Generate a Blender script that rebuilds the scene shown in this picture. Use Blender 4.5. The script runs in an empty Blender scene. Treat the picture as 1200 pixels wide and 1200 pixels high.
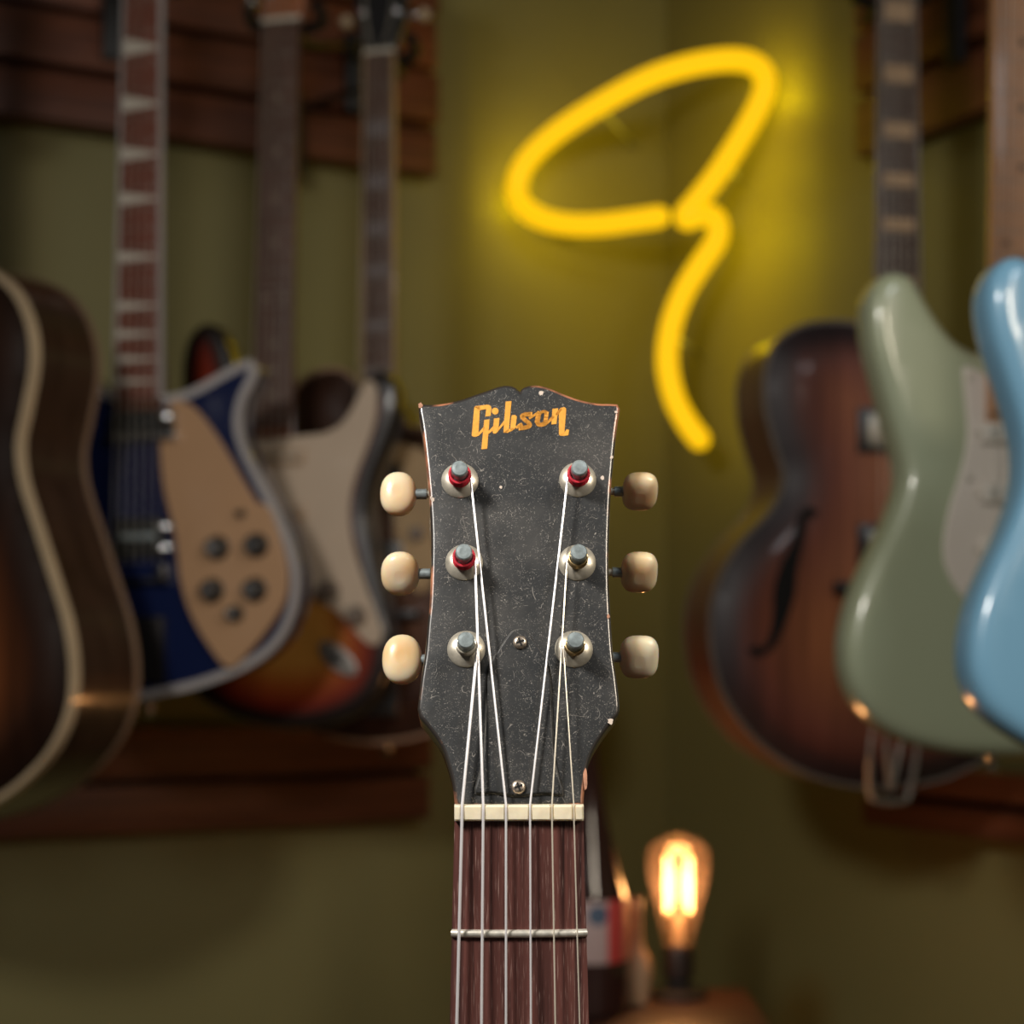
import bpy, bmesh, math, random
from mathutils import Vector, Matrix
from mathutils.geometry import delaunay_2d_cdt
random.seed(7)
rad = math.radians
S = bpy.context.scene
COL = S.collection

# ------------------------------------------------------------------ camera
F = 2000.0            # focal length in pixels of a 1200 px frame
HZ = 770.0            # row of the horizon
CH = 1.2              # camera height
cd = bpy.data.cameras.new('camera'); cam = bpy.data.objects.new('camera', cd); COL.objects.link(cam)
cam.location = (0, 0, CH); cam.rotation_euler = (rad(90), 0, 0)
cd.sensor_width = 36; cd.lens = 36 * F / 1200; cd.shift_y = (HZ - 600) / 1200
cd.clip_start = 0.02
cd.dof.use_dof = True; cd.dof.focus_distance = 0.555; cd.dof.aperture_fstop = 9.0
S.camera = cam
# ------------------------------------------------------------------ exposure, world, lights
S.view_settings.view_transform = 'Standard'; S.view_settings.look = 'None'
S.view_settings.gamma = 1; S.view_settings.exposure = 0.0; S.view_settings.use_curve_mapping = False
w = bpy.data.worlds.new('world'); S.world = w; w.use_nodes = True
w.node_tree.nodes['Background'].inputs[0].default_value = (0.9, 0.85, 0.8, 1)
w.node_tree.nodes['Background'].inputs[1].default_value = 0.02

def area(name, loc, target, sx, sy, power, color):
    l = bpy.data.lights.new(name, 'AREA'); l.shape = 'RECTANGLE'; l.size = sx; l.size_y = sy
    l.energy = power; l.color = color
    o = bpy.data.objects.new(name, l); COL.objects.link(o); o.location = loc
    o.rotation_euler = (Vector(target) - Vector(loc)).to_track_quat('-Z', 'Y').to_euler()
    return o
area('key_lamp', (-0.46, 0.10, 1.76), (0.0, 0.55, 1.24), 0.16, 0.16, 10.5, (1.0, 0.95, 0.88))
area('front_fill', (0.72, 0.08, 1.66), (0.03, 0.56, 1.25), 0.22, 0.2, 4.4, (1.0, 0.86, 0.68))  # unseen warm fill, added to brighten the right-hand tuner buttons
area('right_fill', (0.9, -0.35, 2.3), (0.45, 1.5, 1.2), 0.5, 0.4, 6.6, (0.90, 0.95, 1.0))  # added cool fill out of view, no window there; lifts the right-hand guitars

# ------------------------------------------------------------------ frames
def rayd(px, py): return Vector(((px - 600) / F, 1.0, -(py - HZ) / F))
class Frame:
    """local x right, y back (away from the viewer), z up; origin where the pixel ray reaches depth D"""
    def __init__(s, px, py, D, psi=0.0, tilt=0.0, O=None):
        s.O = Vector((0, 0, CH)) + rayd(px, py) * D if O is None else Vector(O)
        s.M = Matrix.Translation(s.O) @ Matrix.Rotation(rad(psi), 4, 'Z') @ Matrix.Rotation(rad(-tilt), 4, 'X')
        s.R, s.B, s.U = (s.M.to_3x3() @ Vector(v) for v in ((1, 0, 0), (0, 1, 0), (0, 0, 1)))
    def loc(s, px, py, off=0.0):
        d = rayd(px, py); C0 = Vector((0, 0, CH))
        t = (off - (C0 - s.O).dot(s.B)) / d.dot(s.B)
        p = C0 + d * t - s.O
        return (p.dot(s.R), p.dot(s.U))
    def pts(s, lst, off=0.0): return [s.loc(x, y, off) for x, y in lst]

# ------------------------------------------------------------------ materials
MATS = {}
def new_mat(name):
    m = bpy.data.materials.new(name); m.use_nodes = True
    return m, m.node_tree, m.node_tree.nodes['Principled BSDF']
def mat(name, col, rough=0.5, metal=0.0, coat=0.0, vary=0.0, scale=30, bump=0.0, trans=0.0, sss=0.0):
    if name in MATS: return MATS[name]
    m, t, b = new_mat(name); MATS[name] = m
    b.inputs['Base Color'].default_value = (*col, 1); b.inputs['Roughness'].default_value = rough
    b.inputs['Metallic'].default_value = metal; b.inputs['Coat Weight'].default_value = coat
    b.inputs['Coat Roughness'].default_value = 0.08
    if trans: b.inputs['Transmission Weight'].default_value = trans
    if sss:
        b.inputs['Subsurface Weight'].default_value = sss; b.inputs['Subsurface Radius'].default_value = (0.004, 0.003, 0.0015)
        b.inputs['Subsurface Scale'].default_value = 1.0
    if vary or bump:
        tc = t.nodes.new('ShaderNodeTexCoord'); n = t.nodes.new('ShaderNodeTexNoise')
        n.inputs['Scale'].default_value = scale; n.inputs['Detail'].default_value = 5
        t.links.new(tc.outputs['Object'], n.inputs['Vector'])
        if vary:
            r = t.nodes.new('ShaderNodeValToRGB'); lo = tuple(c * (1 - vary) for c in col); hi = tuple(min(1, c * (1 + vary)) for c in col)
            r.color_ramp.elements[0].color = (*lo, 1); r.color_ramp.elements[0].position = 0.3
            r.color_ramp.elements[1].color = (*hi, 1); r.color_ramp.elements[1].position = 0.7
            t.links.new(n.outputs['Fac'], r.inputs['Fac']); t.links.new(r.outputs['Color'], b.inputs['Base Color'])
        if bump:
            bp = t.nodes.new('ShaderNodeBump'); bp.inputs['Strength'].default_value = bump; bp.inputs['Distance'].default_value = 0.002
            t.links.new(n.outputs['Fac'], bp.inputs['Height']); t.links.new(bp.outputs['Normal'], b.inputs['Normal'])
    return m
def wood(name, c1, c2, stretch=(1, 1, 12), scale=20, rough=0.45, coat=0.0, pores=None, lo=0.35, hi=0.7, bump=0.15):
    if name in MATS: return MATS[name]
    m, t, b = new_mat(name); MATS[name] = m
    tc = t.nodes.new('ShaderNodeTexCoord'); mp = t.nodes.new('ShaderNodeMapping')
    mp.inputs['Scale'].default_value = tuple(1.0 / s for s in stretch)
    n = t.nodes.new('ShaderNodeTexNoise'); n.inputs['Scale'].default_value = scale * 4; n.inputs['Detail'].default_value = 6
    n.inputs['Distortion'].default_value = 0.6
    r = t.nodes.new('ShaderNodeValToRGB'); r.color_ramp.elements[0].color = (*c1, 1); r.color_ramp.elements[1].color = (*c2, 1)
    r.color_ramp.elements[0].position = lo; r.color_ramp.elements[1].position = hi
    t.links.new(tc.outputs['Object'], mp.inputs['Vector']); t.links.new(mp.outputs['Vector'], n.inputs['Vector'])
    t.links.new(n.outputs['Fac'], r.inputs['Fac'])
    out = r.outputs['Color']
    if pores:
        n2 = t.nodes.new('ShaderNodeTexNoise'); n2.inputs['Scale'].default_value = pores[0]; n2.inputs['Detail'].default_value = 2
        mp2 = t.nodes.new('ShaderNodeMapping'); mp2.inputs['Scale'].default_value = pores[1]
        t.links.new(tc.outputs['Object'], mp2.inputs['Vector']); t.links.new(mp2.outputs['Vector'], n2.inputs['Vector'])
        r2 = t.nodes.new('ShaderNodeValToRGB'); r2.color_ramp.elements[0].position = pores[2]; r2.color_ramp.elements[1].position = pores[3]
        mx = t.nodes.new('ShaderNodeMix'); mx.data_type = 'RGBA'
        t.links.new(n2.outputs['Fac'], r2.inputs['Fac']); t.links.new(r2.outputs['Color'], mx.inputs['Factor'])
        t.links.new(out, mx.inputs[6]); mx.inputs[7].default_value = (*pores[4], 1); out = mx.outputs[2]
    t.links.new(out, b.inputs['Base Color'])
    if bump:
        bp = t.nodes.new('ShaderNodeBump'); bp.inputs['Strength'].default_value = bump; bp.inputs['Distance'].default_value = 0.001
        t.links.new(n.outputs['Fac'], bp.inputs['Height']); t.links.new(bp.outputs['Normal'], b.inputs['Normal'])
    b.inputs['Roughness'].default_value = rough; b.inputs['Coat Weight'].default_value = coat; b.inputs['Coat Roughness'].default_value = 0.1
    return m
def sunburst(name, stops, maxd, rough=0.35, coat=0.6, grain=0.12):
    """finish whose colour runs from the body's edge (0) to its middle (1); a real stained finish"""
    m, t, b = new_mat(name); MATS[name] = m
    a = t.nodes.new('ShaderNodeAttribute'); a.attribute_name = 'edge'
    mr = t.nodes.new('ShaderNodeMapRange'); mr.inputs['From Max'].default_value = maxd
    t.links.new(a.outputs['Fac'], mr.inputs['Value'])
    r = t.nodes.new('ShaderNodeValToRGB'); cr = r.color_ramp
    while len(cr.elements) < len(stops): cr.elements.new(0.5)
    for e, (p, c) in zip(cr.elements, stops): e.position = p; e.color = (*c, 1)
    t.links.new(mr.outputs['Result'], r.inputs['Fac'])
    tc = t.nodes.new('ShaderNodeTexCoord'); mp = t.nodes.new('ShaderNodeMapping'); mp.inputs['Scale'].default_value = (60, 8, 4)
    n = t.nodes.new('ShaderNodeTexNoise'); n.inputs['Scale'].default_value = 1.0; n.inputs['Detail'].default_value = 4
    t.links.new(tc.outputs['Object'], mp.inputs['Vector']); t.links.new(mp.outputs['Vector'], n.inputs['Vector'])
    g = t.nodes.new('ShaderNodeValToRGB'); g.color_ramp.elements[0].color = (1 - grain * 3,) * 3 + (1,); g.color_ramp.elements[1].color = (1, 1, 1, 1)
    g.color_ramp.elements[0].position = 0.35; g.color_ramp.elements[1].position = 0.65
    t.links.new(n.outputs['Fac'], g.inputs['Fac'])
    mx = t.nodes.new('ShaderNodeMix'); mx.data_type = 'RGBA'; mx.blend_type = 'MULTIPLY'; mx.inputs['Factor'].default_value = 1
    t.links.new(r.outputs['Color'], mx.inputs[6]); t.links.new(g.outputs['Color'], mx.inputs[7])
    t.links.new(mx.outputs[2], b.inputs['Base Color'])
    b.inputs['Roughness'].default_value = rough; b.inputs['Coat Weight'].default_value = coat; b.inputs['Coat Roughness'].default_value = 0.12
    return m
def emit(name, col, strength):
    m, t, b = new_mat(name)
    b.inputs['Base Color'].default_value = (*[c * 0.5 for c in col], 1); b.inputs['Emission Color'].default_value = (*col, 1)
    b.inputs['Emission Strength'].default_value = strength; b.inputs['Roughness'].default_value = 0.5
    return m

chrome = mat('chrome', (0.72, 0.72, 0.72), 0.22, 1.0)
nickel = mat('nickel', (0.62, 0.57, 0.47), 0.32, 0.6, vary=0.25, scale=300)
steel_dark = mat('aged_steel', (0.36, 0.42, 0.43), 0.33, 0.55, vary=0.3, scale=500)
black_pl = mat('black_plastic', (0.012, 0.012, 0.013), 0.35)
black_mt = mat('black_metal', (0.015, 0.014, 0.014), 0.5)
fret_m = mat('fret_nickel', (0.30, 0.27, 0.24), 0.5, 0.8)
rosew = wood('rosewood_wall', (0.055, 0.022, 0.014), (0.11, 0.045, 0.028), (0.3, 1, 8), 20, 0.55)
rosew_red = wood('rosewood_red', (0.12, 0.028, 0.014), (0.2, 0.05, 0.03), (0.3, 1, 8), 20, 0.4, coat=0.3)
maho = wood('mahogany', (0.08, 0.025, 0.012), (0.14, 0.045, 0.02), (0.3, 1, 8), 15, 0.35, coat=0.4)
maple = wood('maple', (0.38, 0.18, 0.085), (0.46, 0.23, 0.11), (0.3, 1, 8), 12, 0.4, coat=0.3)
cream = mat('cream_binding', (0.50, 0.38, 0.24), 0.4, coat=0.3, vary=0.08, scale=20)
greybind = mat('grey_binding', (0.40, 0.37, 0.36), 0.35, coat=0.4, vary=0.1, scale=15)
darkbind = mat('aged_dark_binding', (0.16, 0.13, 0.11), 0.35, coat=0.4, vary=0.15, scale=15)

# ------------------------------------------------------------------ mesh builder
def smooth_closed(P, k=5):
    n = len(P); out = []
    for i in range(n):
        p0, p1, p2, p3 = (P[(i + j) % n] for j in (-1, 0, 1, 2))
        for a in range(k):
            t = a / k; t2 = t * t; t3 = t2 * t
            out.append(tuple(0.5 * (2 * p1[c] + (-p0[c] + p2[c]) * t + (2 * p0[c] - 5 * p1[c] + 4 * p2[c] - p3[c]) * t2 + (-p0[c] + 3 * p1[c] - 3 * p2[c] + p3[c]) * t3) for c in range(len(p1))))
    return out
def smooth_open(P, k=6):
    n = len(P); out = []
    for i in range(n - 1):
        p0 = P[max(i - 1, 0)]; p1 = P[i]; p2 = P[i + 1]; p3 = P[min(i + 2, n - 1)]
        for a in range(k):
            t = a / k; t2 = t * t; t3 = t2 * t
            out.append(tuple(0.5 * (2 * p1[c] + (-p0[c] + p2[c]) * t + (2 * p0[c] - 5 * p1[c] + 4 * p2[c] - p3[c]) * t2 + (-p0[c] + 3 * p1[c] - 3 * p2[c] + p3[c]) * t3) for c in range(len(p1))))
    out.append(tuple(P[-1])); return out
def area2(P): return sum(P[i][0] * P[(i + 1) % len(P)][1] - P[(i + 1) % len(P)][0] * P[i][1] for i in range(len(P))) / 2
def ccw(P): return P if area2(P) > 0 else P[::-1]
def inset(P, d):
    """move every point of a counter-clockwise polygon inwards by d"""
    n = len(P); out = []
    for i in range(n):
        a, b, c = P[i - 1], P[i], P[(i + 1) % n]
        e1 = Vector((b[0] - a[0], b[1] - a[1])); e2 = Vector((c[0] - b[0], c[1] - b[1]))
        if e1.length < 1e-9 or e2.length < 1e-9: out.append(b); continue
        e1.normalize(); e2.normalize()
        n1 = Vector((-e1.y, e1.x)); n2 = Vector((-e2.y, e2.x)); m = n1 + n2
        if m.length < 1e-4: out.append((b[0] + n1.x * d, b[1] + n1.y * d)); continue
        m.normalize(); k = min(1 / max(m.dot(n1), 0.35), 1.6)
        out.append((b[0] + m.x * d * k, b[1] + m.y * d * k))
    return out
def inside(P, x, y):
    c = False; n = len(P)
    for i in range(n):
        x1, y1 = P[i]; x2, y2 = P[i - 1]
        if (y1 > y) != (y2 > y) and x < (x2 - x1) * (y - y1) / (y2 - y1) + x1: c = not c
    return c
def dist_poly(P, x, y):
    best = 1e9
    for i in range(len(P)):
        x1, y1 = P[i - 1]; x2, y2 = P[i]; dx = x2 - x1; dy = y2 - y1; L = dx * dx + dy * dy
        t = 0 if L == 0 else max(0, min(1, ((x - x1) * dx + (y - y1) * dy) / L))
        q = (x - x1 - t * dx) ** 2 + (y - y1 - t * dy) ** 2
        if q < best: best = q
    return math.sqrt(best)

class MB:
    def __init__(s): s.v = []; s.f = []; s.e = {}
    def vert(s, p, e=None):
        s.v.append(tuple(p))
        if e is not None: s.e[len(s.v) - 1] = e
        return len(s.v) - 1
    def loft(s, rings, closed=True, cap0=True, cap1=True, e=None):
        ids = [[s.vert(p, e) for p in r] for r in rings]; n = len(rings[0])
        for a, b in zip(ids, ids[1:]):
            for i in range(n if closed else n - 1):
                j = (i + 1) % n; s.f.append((a[i], a[j], b[j], b[i]))
        if cap0: s.f.append(tuple(ids[0][::-1]))
        if cap1: s.f.append(tuple(ids[-1]))
        return s
    def prism(s, P, y0, y1, bev=0.0, seg=2):
        """solid between front y0 and back y1 of outline P in (x, z)"""
        P = ccw(P)
        if bev <= 0: prof = [(0, y0), (0, y1)]
        else:
            prof = [(bev * (1 - math.sin(k * math.pi / 2 / seg)), y0 + bev * (1 - math.cos(k * math.pi / 2 / seg))) for k in range(seg + 1)]
            prof += [(bev * (1 - math.cos(k * math.pi / 2 / seg)), y1 - bev * (1 - math.sin(k * math.pi / 2 / seg))) for k in range(seg + 1)]
        rings = []
        for d, y in prof:
            Q = inset(P, d) if d > 1e-7 else P
            rings.append([(x, y, z) for x, z in Q])
        # ccw in xz with +y back: faces outward
        return s.loft(rings)
    def box(s, x0, x1, y0, y1, z0, z1, bev=0.0): return s.prism([(x0, z0), (x1, z0), (x1, z1), (x0, z1)], y0, y1, bev, 2)
    def tube(s, pts, r, sides=8, caps=True):
        rings = []; pts = [Vector(p) for p in pts]; up = None
        rr = r if isinstance(r, (list, tuple)) else [r] * len(pts)
        for i, p in enumerate(pts):
            t = (pts[min(i + 1, len(pts) - 1)] - pts[max(i - 1, 0)]).normalized()
            if up is None: up = Vector((0, 1, 0)) if abs(t.y) < 0.9 else Vector((1, 0, 0))
            a = (up - t * up.dot(t)).normalized(); up = a; b = t.cross(a)
            rings.append([p + (a * math.cos(2 * math.pi * k / sides) + b * math.sin(2 * math.pi * k / sides)) * rr[i] for k in range(sides)])
        return s.loft(rings, cap0=caps, cap1=caps)
    def lathe(s, c, prof, axis='y', seg=20, tilt=None):
        """profile of (radius, height) along the axis through c"""
        rings = []; c = Vector(c)
        for r, h in prof:
            ring = []
            for k in range(seg):
                a = 2 * math.pi * k / seg; u, v = r * math.cos(a), r * math.sin(a)
                ring.append(c + (Vector((u, h, v)) if axis == 'y' else Vector((h, u, v)) if axis == 'x' else Vector((u, v, h))))
            rings.append(ring)
        return s.loft(rings)
    def xf(s, M): s.v = [tuple(M @ Vector(p)) for p in s.v]; return s
    def build(s, name, m, parent=None, angle=40, flat=False):
        me = bpy.data.meshes.new(name); me.from_pydata(s.v, [], s.f); me.update()
        bm = bmesh.new(); bm.from_mesh(me)
        bmesh.ops.recalc_face_normals(bm, faces=bm.faces); bm.to_mesh(me); bm.free()
        if s.e:
            at = me.attributes.new('edge', 'FLOAT', 'POINT')
            for i in range(len(s.v)): at.data[i].value = s.e.get(i, 0.0)
        if not flat: me.shade_smooth(); me.set_sharp_from_angle(angle=rad(angle))
        for q_ in me.polygons:
            if len(q_.vertices) > 4: q_.use_smooth = False
        for mm in (m if isinstance(m, (list, tuple)) else [m]): me.materials.append(mm)
        o = bpy.data.objects.new(name, me); COL.objects.link(o)
        if parent: o.parent = parent
        return o
def tag(o, label=None, cat=None, group=None, kind=None):
    if label: o['label'] = label
    if cat: o['category'] = cat
    if group: o['group'] = group
    if kind: o['kind'] = kind
    return o
def empty(name, M, label, cat, group=None):
    o = bpy.data.objects.new(name, None); COL.objects.link(o); o.matrix_world = M; o.empty_display_size = 0.05
    return tag(o, label, cat, group)

def body_solid(P, depth, er, arch, step=0.011, archd=0.05):
    """guitar body: triangulated (arched) front, rounded edges, back"""
    P = ccw(P); mb = MB()
    rings = []
    for k in range(5):
        a = k / 4 * math.pi / 2; rings.append((er * (1 - math.sin(a)), er * (1 - math.cos(a))))
    prof = rings + [(0, depth - er * 1.0)] + [(er * (1 - math.cos(k / 4 * math.pi / 2)), depth - er + er * math.sin(k / 4 * math.pi / 2)) for k in range(1, 5)]
    ids = []
    for d, y in prof:
        Q = inset(P, d) if d > 1e-6 else P
        ids.append([mb.vert((x, y, z), d if y < er else 0.0) for x, z in Q])
    n = len(P)
    for a, b in zip(ids, ids[1:]):
        for i in range(n):
            j = (i + 1) % n; mb.f.append((a[i], a[j], b[j], b[i]))
    mb.f.append(tuple(ids[-1]))
    Q = [Vector((mb.v[i][0], mb.v[i][2])) for i in ids[0]]
    Qt = [tuple(q) for q in Q]
    xs = [q.x for q in Q]; zs = [q.y for q in Q]; pts = list(Q)
    x = min(xs); row = 0
    while x < max(xs):
        z = min(zs) + (step / 2 if row % 2 else 0)
        while z < max(zs):
            if inside(Qt, x, z) and dist_poly(Qt, x, z) > step * 0.45: pts.append(Vector((x, z)))
            z += step
        x += step; row += 1
    r = delaunay_2d_cdt(pts, [], [list(range(n))], 1, 1e-6)
    base = {}
    for i, p in enumerate(r[0]):
        orig = r[3][i]
        if orig and orig[0] < n: base[i] = ids[0][orig[0]]
        else:
            d = dist_poly(Qt, p.x, p.y)
            t = min(1, d / archd); y = -arch * (math.sin(t * math.pi / 2)) if arch else 0.0
            base[i] = mb.vert((p.x, y, p.y), d + er)
    for f in r[2]: mb.f.append(tuple(base[i] for i in f))
    return mb
def binding_strip(P, w_, h_, y, out=0.0004):
    """bound edge: ring of width w_ and height h_ starting at depth y"""
    P = ccw(P); rings = []
    A = inset(P, -out); B = inset(P, w_)
    for Q, yy in ((B, y), (A, y), (A, y + h_), (B, y + h_), (B, y)):
        rings.append([(x, yy, z) for x, z in Q])
    return MB().loft(rings, cap0=False, cap1=False)

def add_neck(root, fr, top, bot, bridge_py, nut_py=None, scale=0.63, off=-0.02, nfr=20, inlay=None, wood_m=maho, fb_m=rosew,
             bind=None, head='three', head_m=None, heel=0.05, bridge_off=-0.02, strings=True, string_r=0.00045, frets_from=1):
    """top, bot: (xl, xr, y) pixel extents of the fingerboard; returns functions of height"""
    tl = fr.loc(top[0], top[2], off); tr = fr.loc(top[1], top[2], off); bl = fr.loc(bot[0], bot[2], off); br = fr.loc(bot[1], bot[2], off)
    zt = (tl[1] + tr[1]) / 2; zb = (bl[1] + br[1]) / 2
    def xl(z): return bl[0] + (tl[0] - bl[0]) * (z - zb) / (zt - zb)
    def xr(z): return br[0] + (tr[0] - br[0]) * (z - zb) / (zt - zb)
    cx = (top[0] + top[1]) / 2
    zbr = fr.loc(cx, bridge_py, off)[1]
    if nut_py is not None: znut = fr.loc(cx, nut_py, off)[1]; scale = znut - zbr
    else: znut = zbr + scale
    th = 0.006
    MB().prism([(xl(zb), zb), (xr(zb), zb), (xr(znut), znut), (xl(znut), znut)], off, off + th, 0.001).build('fingerboard', fb_m, root)
    # shaft
    rings = []
    for z in (zb - 0.01, zb + heel, zb + heel + 0.03, znut):
        a, b = xl(z) + 0.001, xr(z) - 0.001; dd = 0.017 if z > zb + heel + 0.01 else 0.03
        m = (a + b) / 2; hw = (b - a) / 2
        rings.append([(m - hw, off + th, z)] + [(m - hw * math.cos(k * math.pi / 8), off + th + dd * math.sin(k * math.pi / 8) ** 0.8 + 0.002, z) for k in range(9)] + [(m + hw, off + th, z)])
    MB().loft(rings).build('neck', wood_m, root)
    if bind:
        for sgn in (0, 1):
            pts = []
            for z in (zb, znut):
                x = xr(z) if sgn else xl(z); pts.append(x)
            s_ = 1 if sgn else -1
            MB().prism([(pts[0] - 0.0015 * s_, zb), (pts[0] + 0.0012 * s_, zb), (pts[1] + 0.0012 * s_, znut), (pts[1] - 0.0015 * s_, znut)], off - 0.0004, off + th + 0.002, 0.0004).build('neck_binding', bind, root)
    for k in range(frets_from, nfr + 1):
        z = zbr + scale * 2 ** (-k / 12)
        if z < zb + 0.002: break
        MB().tube([(xl(z) + 0.0004, off, z), (xr(z) - 0.0004, off, z)], 0.0006, 6).build('fret', fret_m, root)
    if inlay:
        shape, frs, im = inlay
        for k in frs:
            z = zbr + scale * 2 ** (-(k - 0.5) / 12); gap = scale * (2 ** (-(k - 1) / 12) - 2 ** (-k / 12))
            a, b = xl(z), xr(z); wv = b - a; c = (a + b) / 2
            if z < zb: break
            if shape == 'tri':
                hh = gap * 0.36
                MB().prism([(a + 0.003, z - hh * 0.7), (b - 0.003, z - hh * 0.35), (b - 0.003, z + hh * 0.0), (a + 0.003, z + hh)], off - 0.0007, off + 0.001).build('inlay', im, root)
            elif shape == 'block':
                MB().prism([(c - wv * 0.37, z - gap * 0.3), (c + wv * 0.37, z - gap * 0.3), (c + wv * 0.37, z + gap * 0.3), (c - wv * 0.37, z + gap * 0.3)], off - 0.0007, off + 0.001).build('inlay', im, root)
            elif shape == 'dot':
                xs = (c,) if k != 12 else (c - wv * 0.25, c + wv * 0.25)
                for x in xs: MB().lathe((x, off, z), [(0.0032, -0.0007), (0.0032, 0.001)], seg=12).build('inlay', im, root)
    a, b = xl(znut), xr(znut); c = (a + b) / 2; hw = (b - a) / 2
    MB().box(a, b, off - 0.002, off + th + 0.004, znut, znut + 0.005, 0.0008).build('nut', mat('nut_white', (0.6, 0.55, 0.45), 0.4), root)
    hm = head_m or black_pl
    hy = off + 0.006
    if head == 'three':
        P = [(c - hw, znut + 0.005), (c + hw, znut + 0.005), (c + hw + 0.012, znut + 0.04), (c + hw + 0.016, znut + 0.10), (c + hw + 0.018, znut + 0.155), (c + 0.012, znut + 0.165), (c, znut + 0.158), (c - 0.012, znut + 0.165), (c - hw - 0.018, znut + 0.155), (c - hw - 0.016, znut + 0.10), (c - hw - 0.012, znut + 0.04)]
        posts = [(c + s_ * (hw + 0.002), znut + z, s_) for s_ in (-1, 1) for z in (0.05, 0.09, 0.13)]
    else:
        P = [(c - hw, znut + 0.005), (c + hw, znut + 0.005), (c + hw + 0.004, znut + 0.03), (c + hw + 0.016, znut + 0.05), (c + hw + 0.02, znut + 0.10), (c + hw + 0.012, znut + 0.165), (c + 0.012, znut + 0.185), (c - 0.01, znut + 0.17), (c - hw - 0.006, znut + 0.15), (c - hw - 0.004, znut + 0.04)]
        posts = [(c - hw + 0.006 + k * 0.002, znut + 0.035 + k * 0.0235, -1) for k in range(6)]
    MB().prism(P, hy, hy + 0.014, 0.0015).build('headstock', hm, root)
    for x, z, s_ in posts:
        p = MB().lathe((x, hy, z), [(0.0055, -0.001), (0.0055, 0.0), (0.0028, 0.0), (0.0028, -0.010), (0.0033, -0.012)][::-1], seg=12).build('tuning_post', chrome, root)
        xe = x + s_ * 0.028
        bt = MB().tube([(x, hy + 0.020, z), (xe - s_ * 0.006, hy + 0.020, z)], 0.0022, 6)
        bt.build('tuner_shaft', chrome, p)
        MB().lathe((xe, hy + 0.020, z), [(0.001, -0.0075), (0.006, -0.006), (0.0085, 0), (0.006, 0.006), (0.001, 0.0075)], axis='x', seg=12).build('tuner_button', cream if head == 'three' else chrome, p)
    if strings:
        for k in range(6):
            u = (k + 0.6) / 6.2
            zN = znut + 0.003
            x0 = a + (b - a) * u; wB = 0.052; m0 = (xl(zbr) + xr(zbr)) / 2
            x1 = m0 - wB / 2 + wB * k / 5
            px_, pz_, _ = (posts[2 - k] if k < 3 else posts[k]) if head == 'three' else posts[k]
            MB().tube([(px_, hy - 0.006, pz_), (x0, off - 0.003, zN), (x1, bridge_off, zbr)], string_r * (1.3 - 0.12 * k), 5).build('string', nickel, root)
    return dict(xl=xl, xr=xr, zb=zb, znut=znut, zbr=zbr, c=c, hy=hy, hw=hw)

# ------------------------------------------------------------------ the room
YC = 2.7; XC = YC * (780 - 600) / F
A_L, A_R = 26.7, -60.8
def wallmat():
    m, t, b = new_mat('olive_paint')
    tc = t.nodes.new('ShaderNodeTexCoord'); n = t.nodes.new('ShaderNodeTexNoise'); n.inputs['Scale'].default_value = 3; n.inputs['Detail'].default_value = 4
    r = t.nodes.new('ShaderNodeValToRGB'); r.color_ramp.elements[0].color = (0.200, 0.178, 0.066, 1); r.color_ramp.elements[1].color = (0.245, 0.215, 0.080, 1)
    t.links.new(tc.outputs['Object'], n.inputs['Vector']); t.links.new(n.outputs['Fac'], r.inputs['Fac']); t.links.new(r.outputs['Color'], b.inputs['Base Color'])
    n2 = t.nodes.new('ShaderNodeTexNoise'); n2.inputs['Scale'].default_value = 180
    t.links.new(tc.outputs['Object'], n2.inputs['Vector'])
    bp = t.nodes.new('ShaderNodeBump'); bp.inputs['Strength'].default_value = 0.15; bp.inputs['Distance'].default_value = 0.001
    t.links.new(n2.outputs['Fac'], bp.inputs['Height']); t.links.new(bp.outputs['Normal'], b.inputs['Normal'])
    b.inputs['Roughness'].default_value = 0.6
    return m
wm = wallmat()
WL = Frame(0, 0, 0, A_L, O=(XC, YC, 0)); WR = Frame(0, 0, 0, A_R, O=(XC, YC, 0))
def at_frame(o, fr): o.matrix_world = fr.M; return o
at_frame(tag(MB().box(-3.2, 0.10, 0, 0.10, 0, 2.7).build('wall_left', wm), kind='structure'), WL)
at_frame(tag(MB().box(0, 3.2, 0, 0.10, 0, 2.7).build('wall_right', wm), kind='structure'), WR)
floor_m = wood('floor_wood', (0.05, 0.025, 0.012), (0.09, 0.045, 0.02), (8, 0.4, 1), 3, 0.4)
tag(MB().box(-3.2, 3.2, -2.2, 3.4, -0.05, 0.0).build('floor', floor_m), kind='structure')
tag(MB().box(-3.2, 3.2, -2.2, 3.4, 2.7, 2.75).build('ceiling', mat('ceiling_paint', (0.2, 0.19, 0.15), 0.8)), kind='structure')
at_frame(tag(MB().box(-3.0, -0.005, -0.015, 0, 0.0, 0.12, 0.003).build('baseboard_left', mat('baseboard_paint', (0.1, 0.06, 0.03), 0.5)), kind='structure'), WL)
at_frame(tag(MB().box(0.02, 3.0, -0.015, 0, 0.0, 0.12, 0.003).build('baseboard_right', MATS['baseboard_paint']), kind='structure'), WR)

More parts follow.
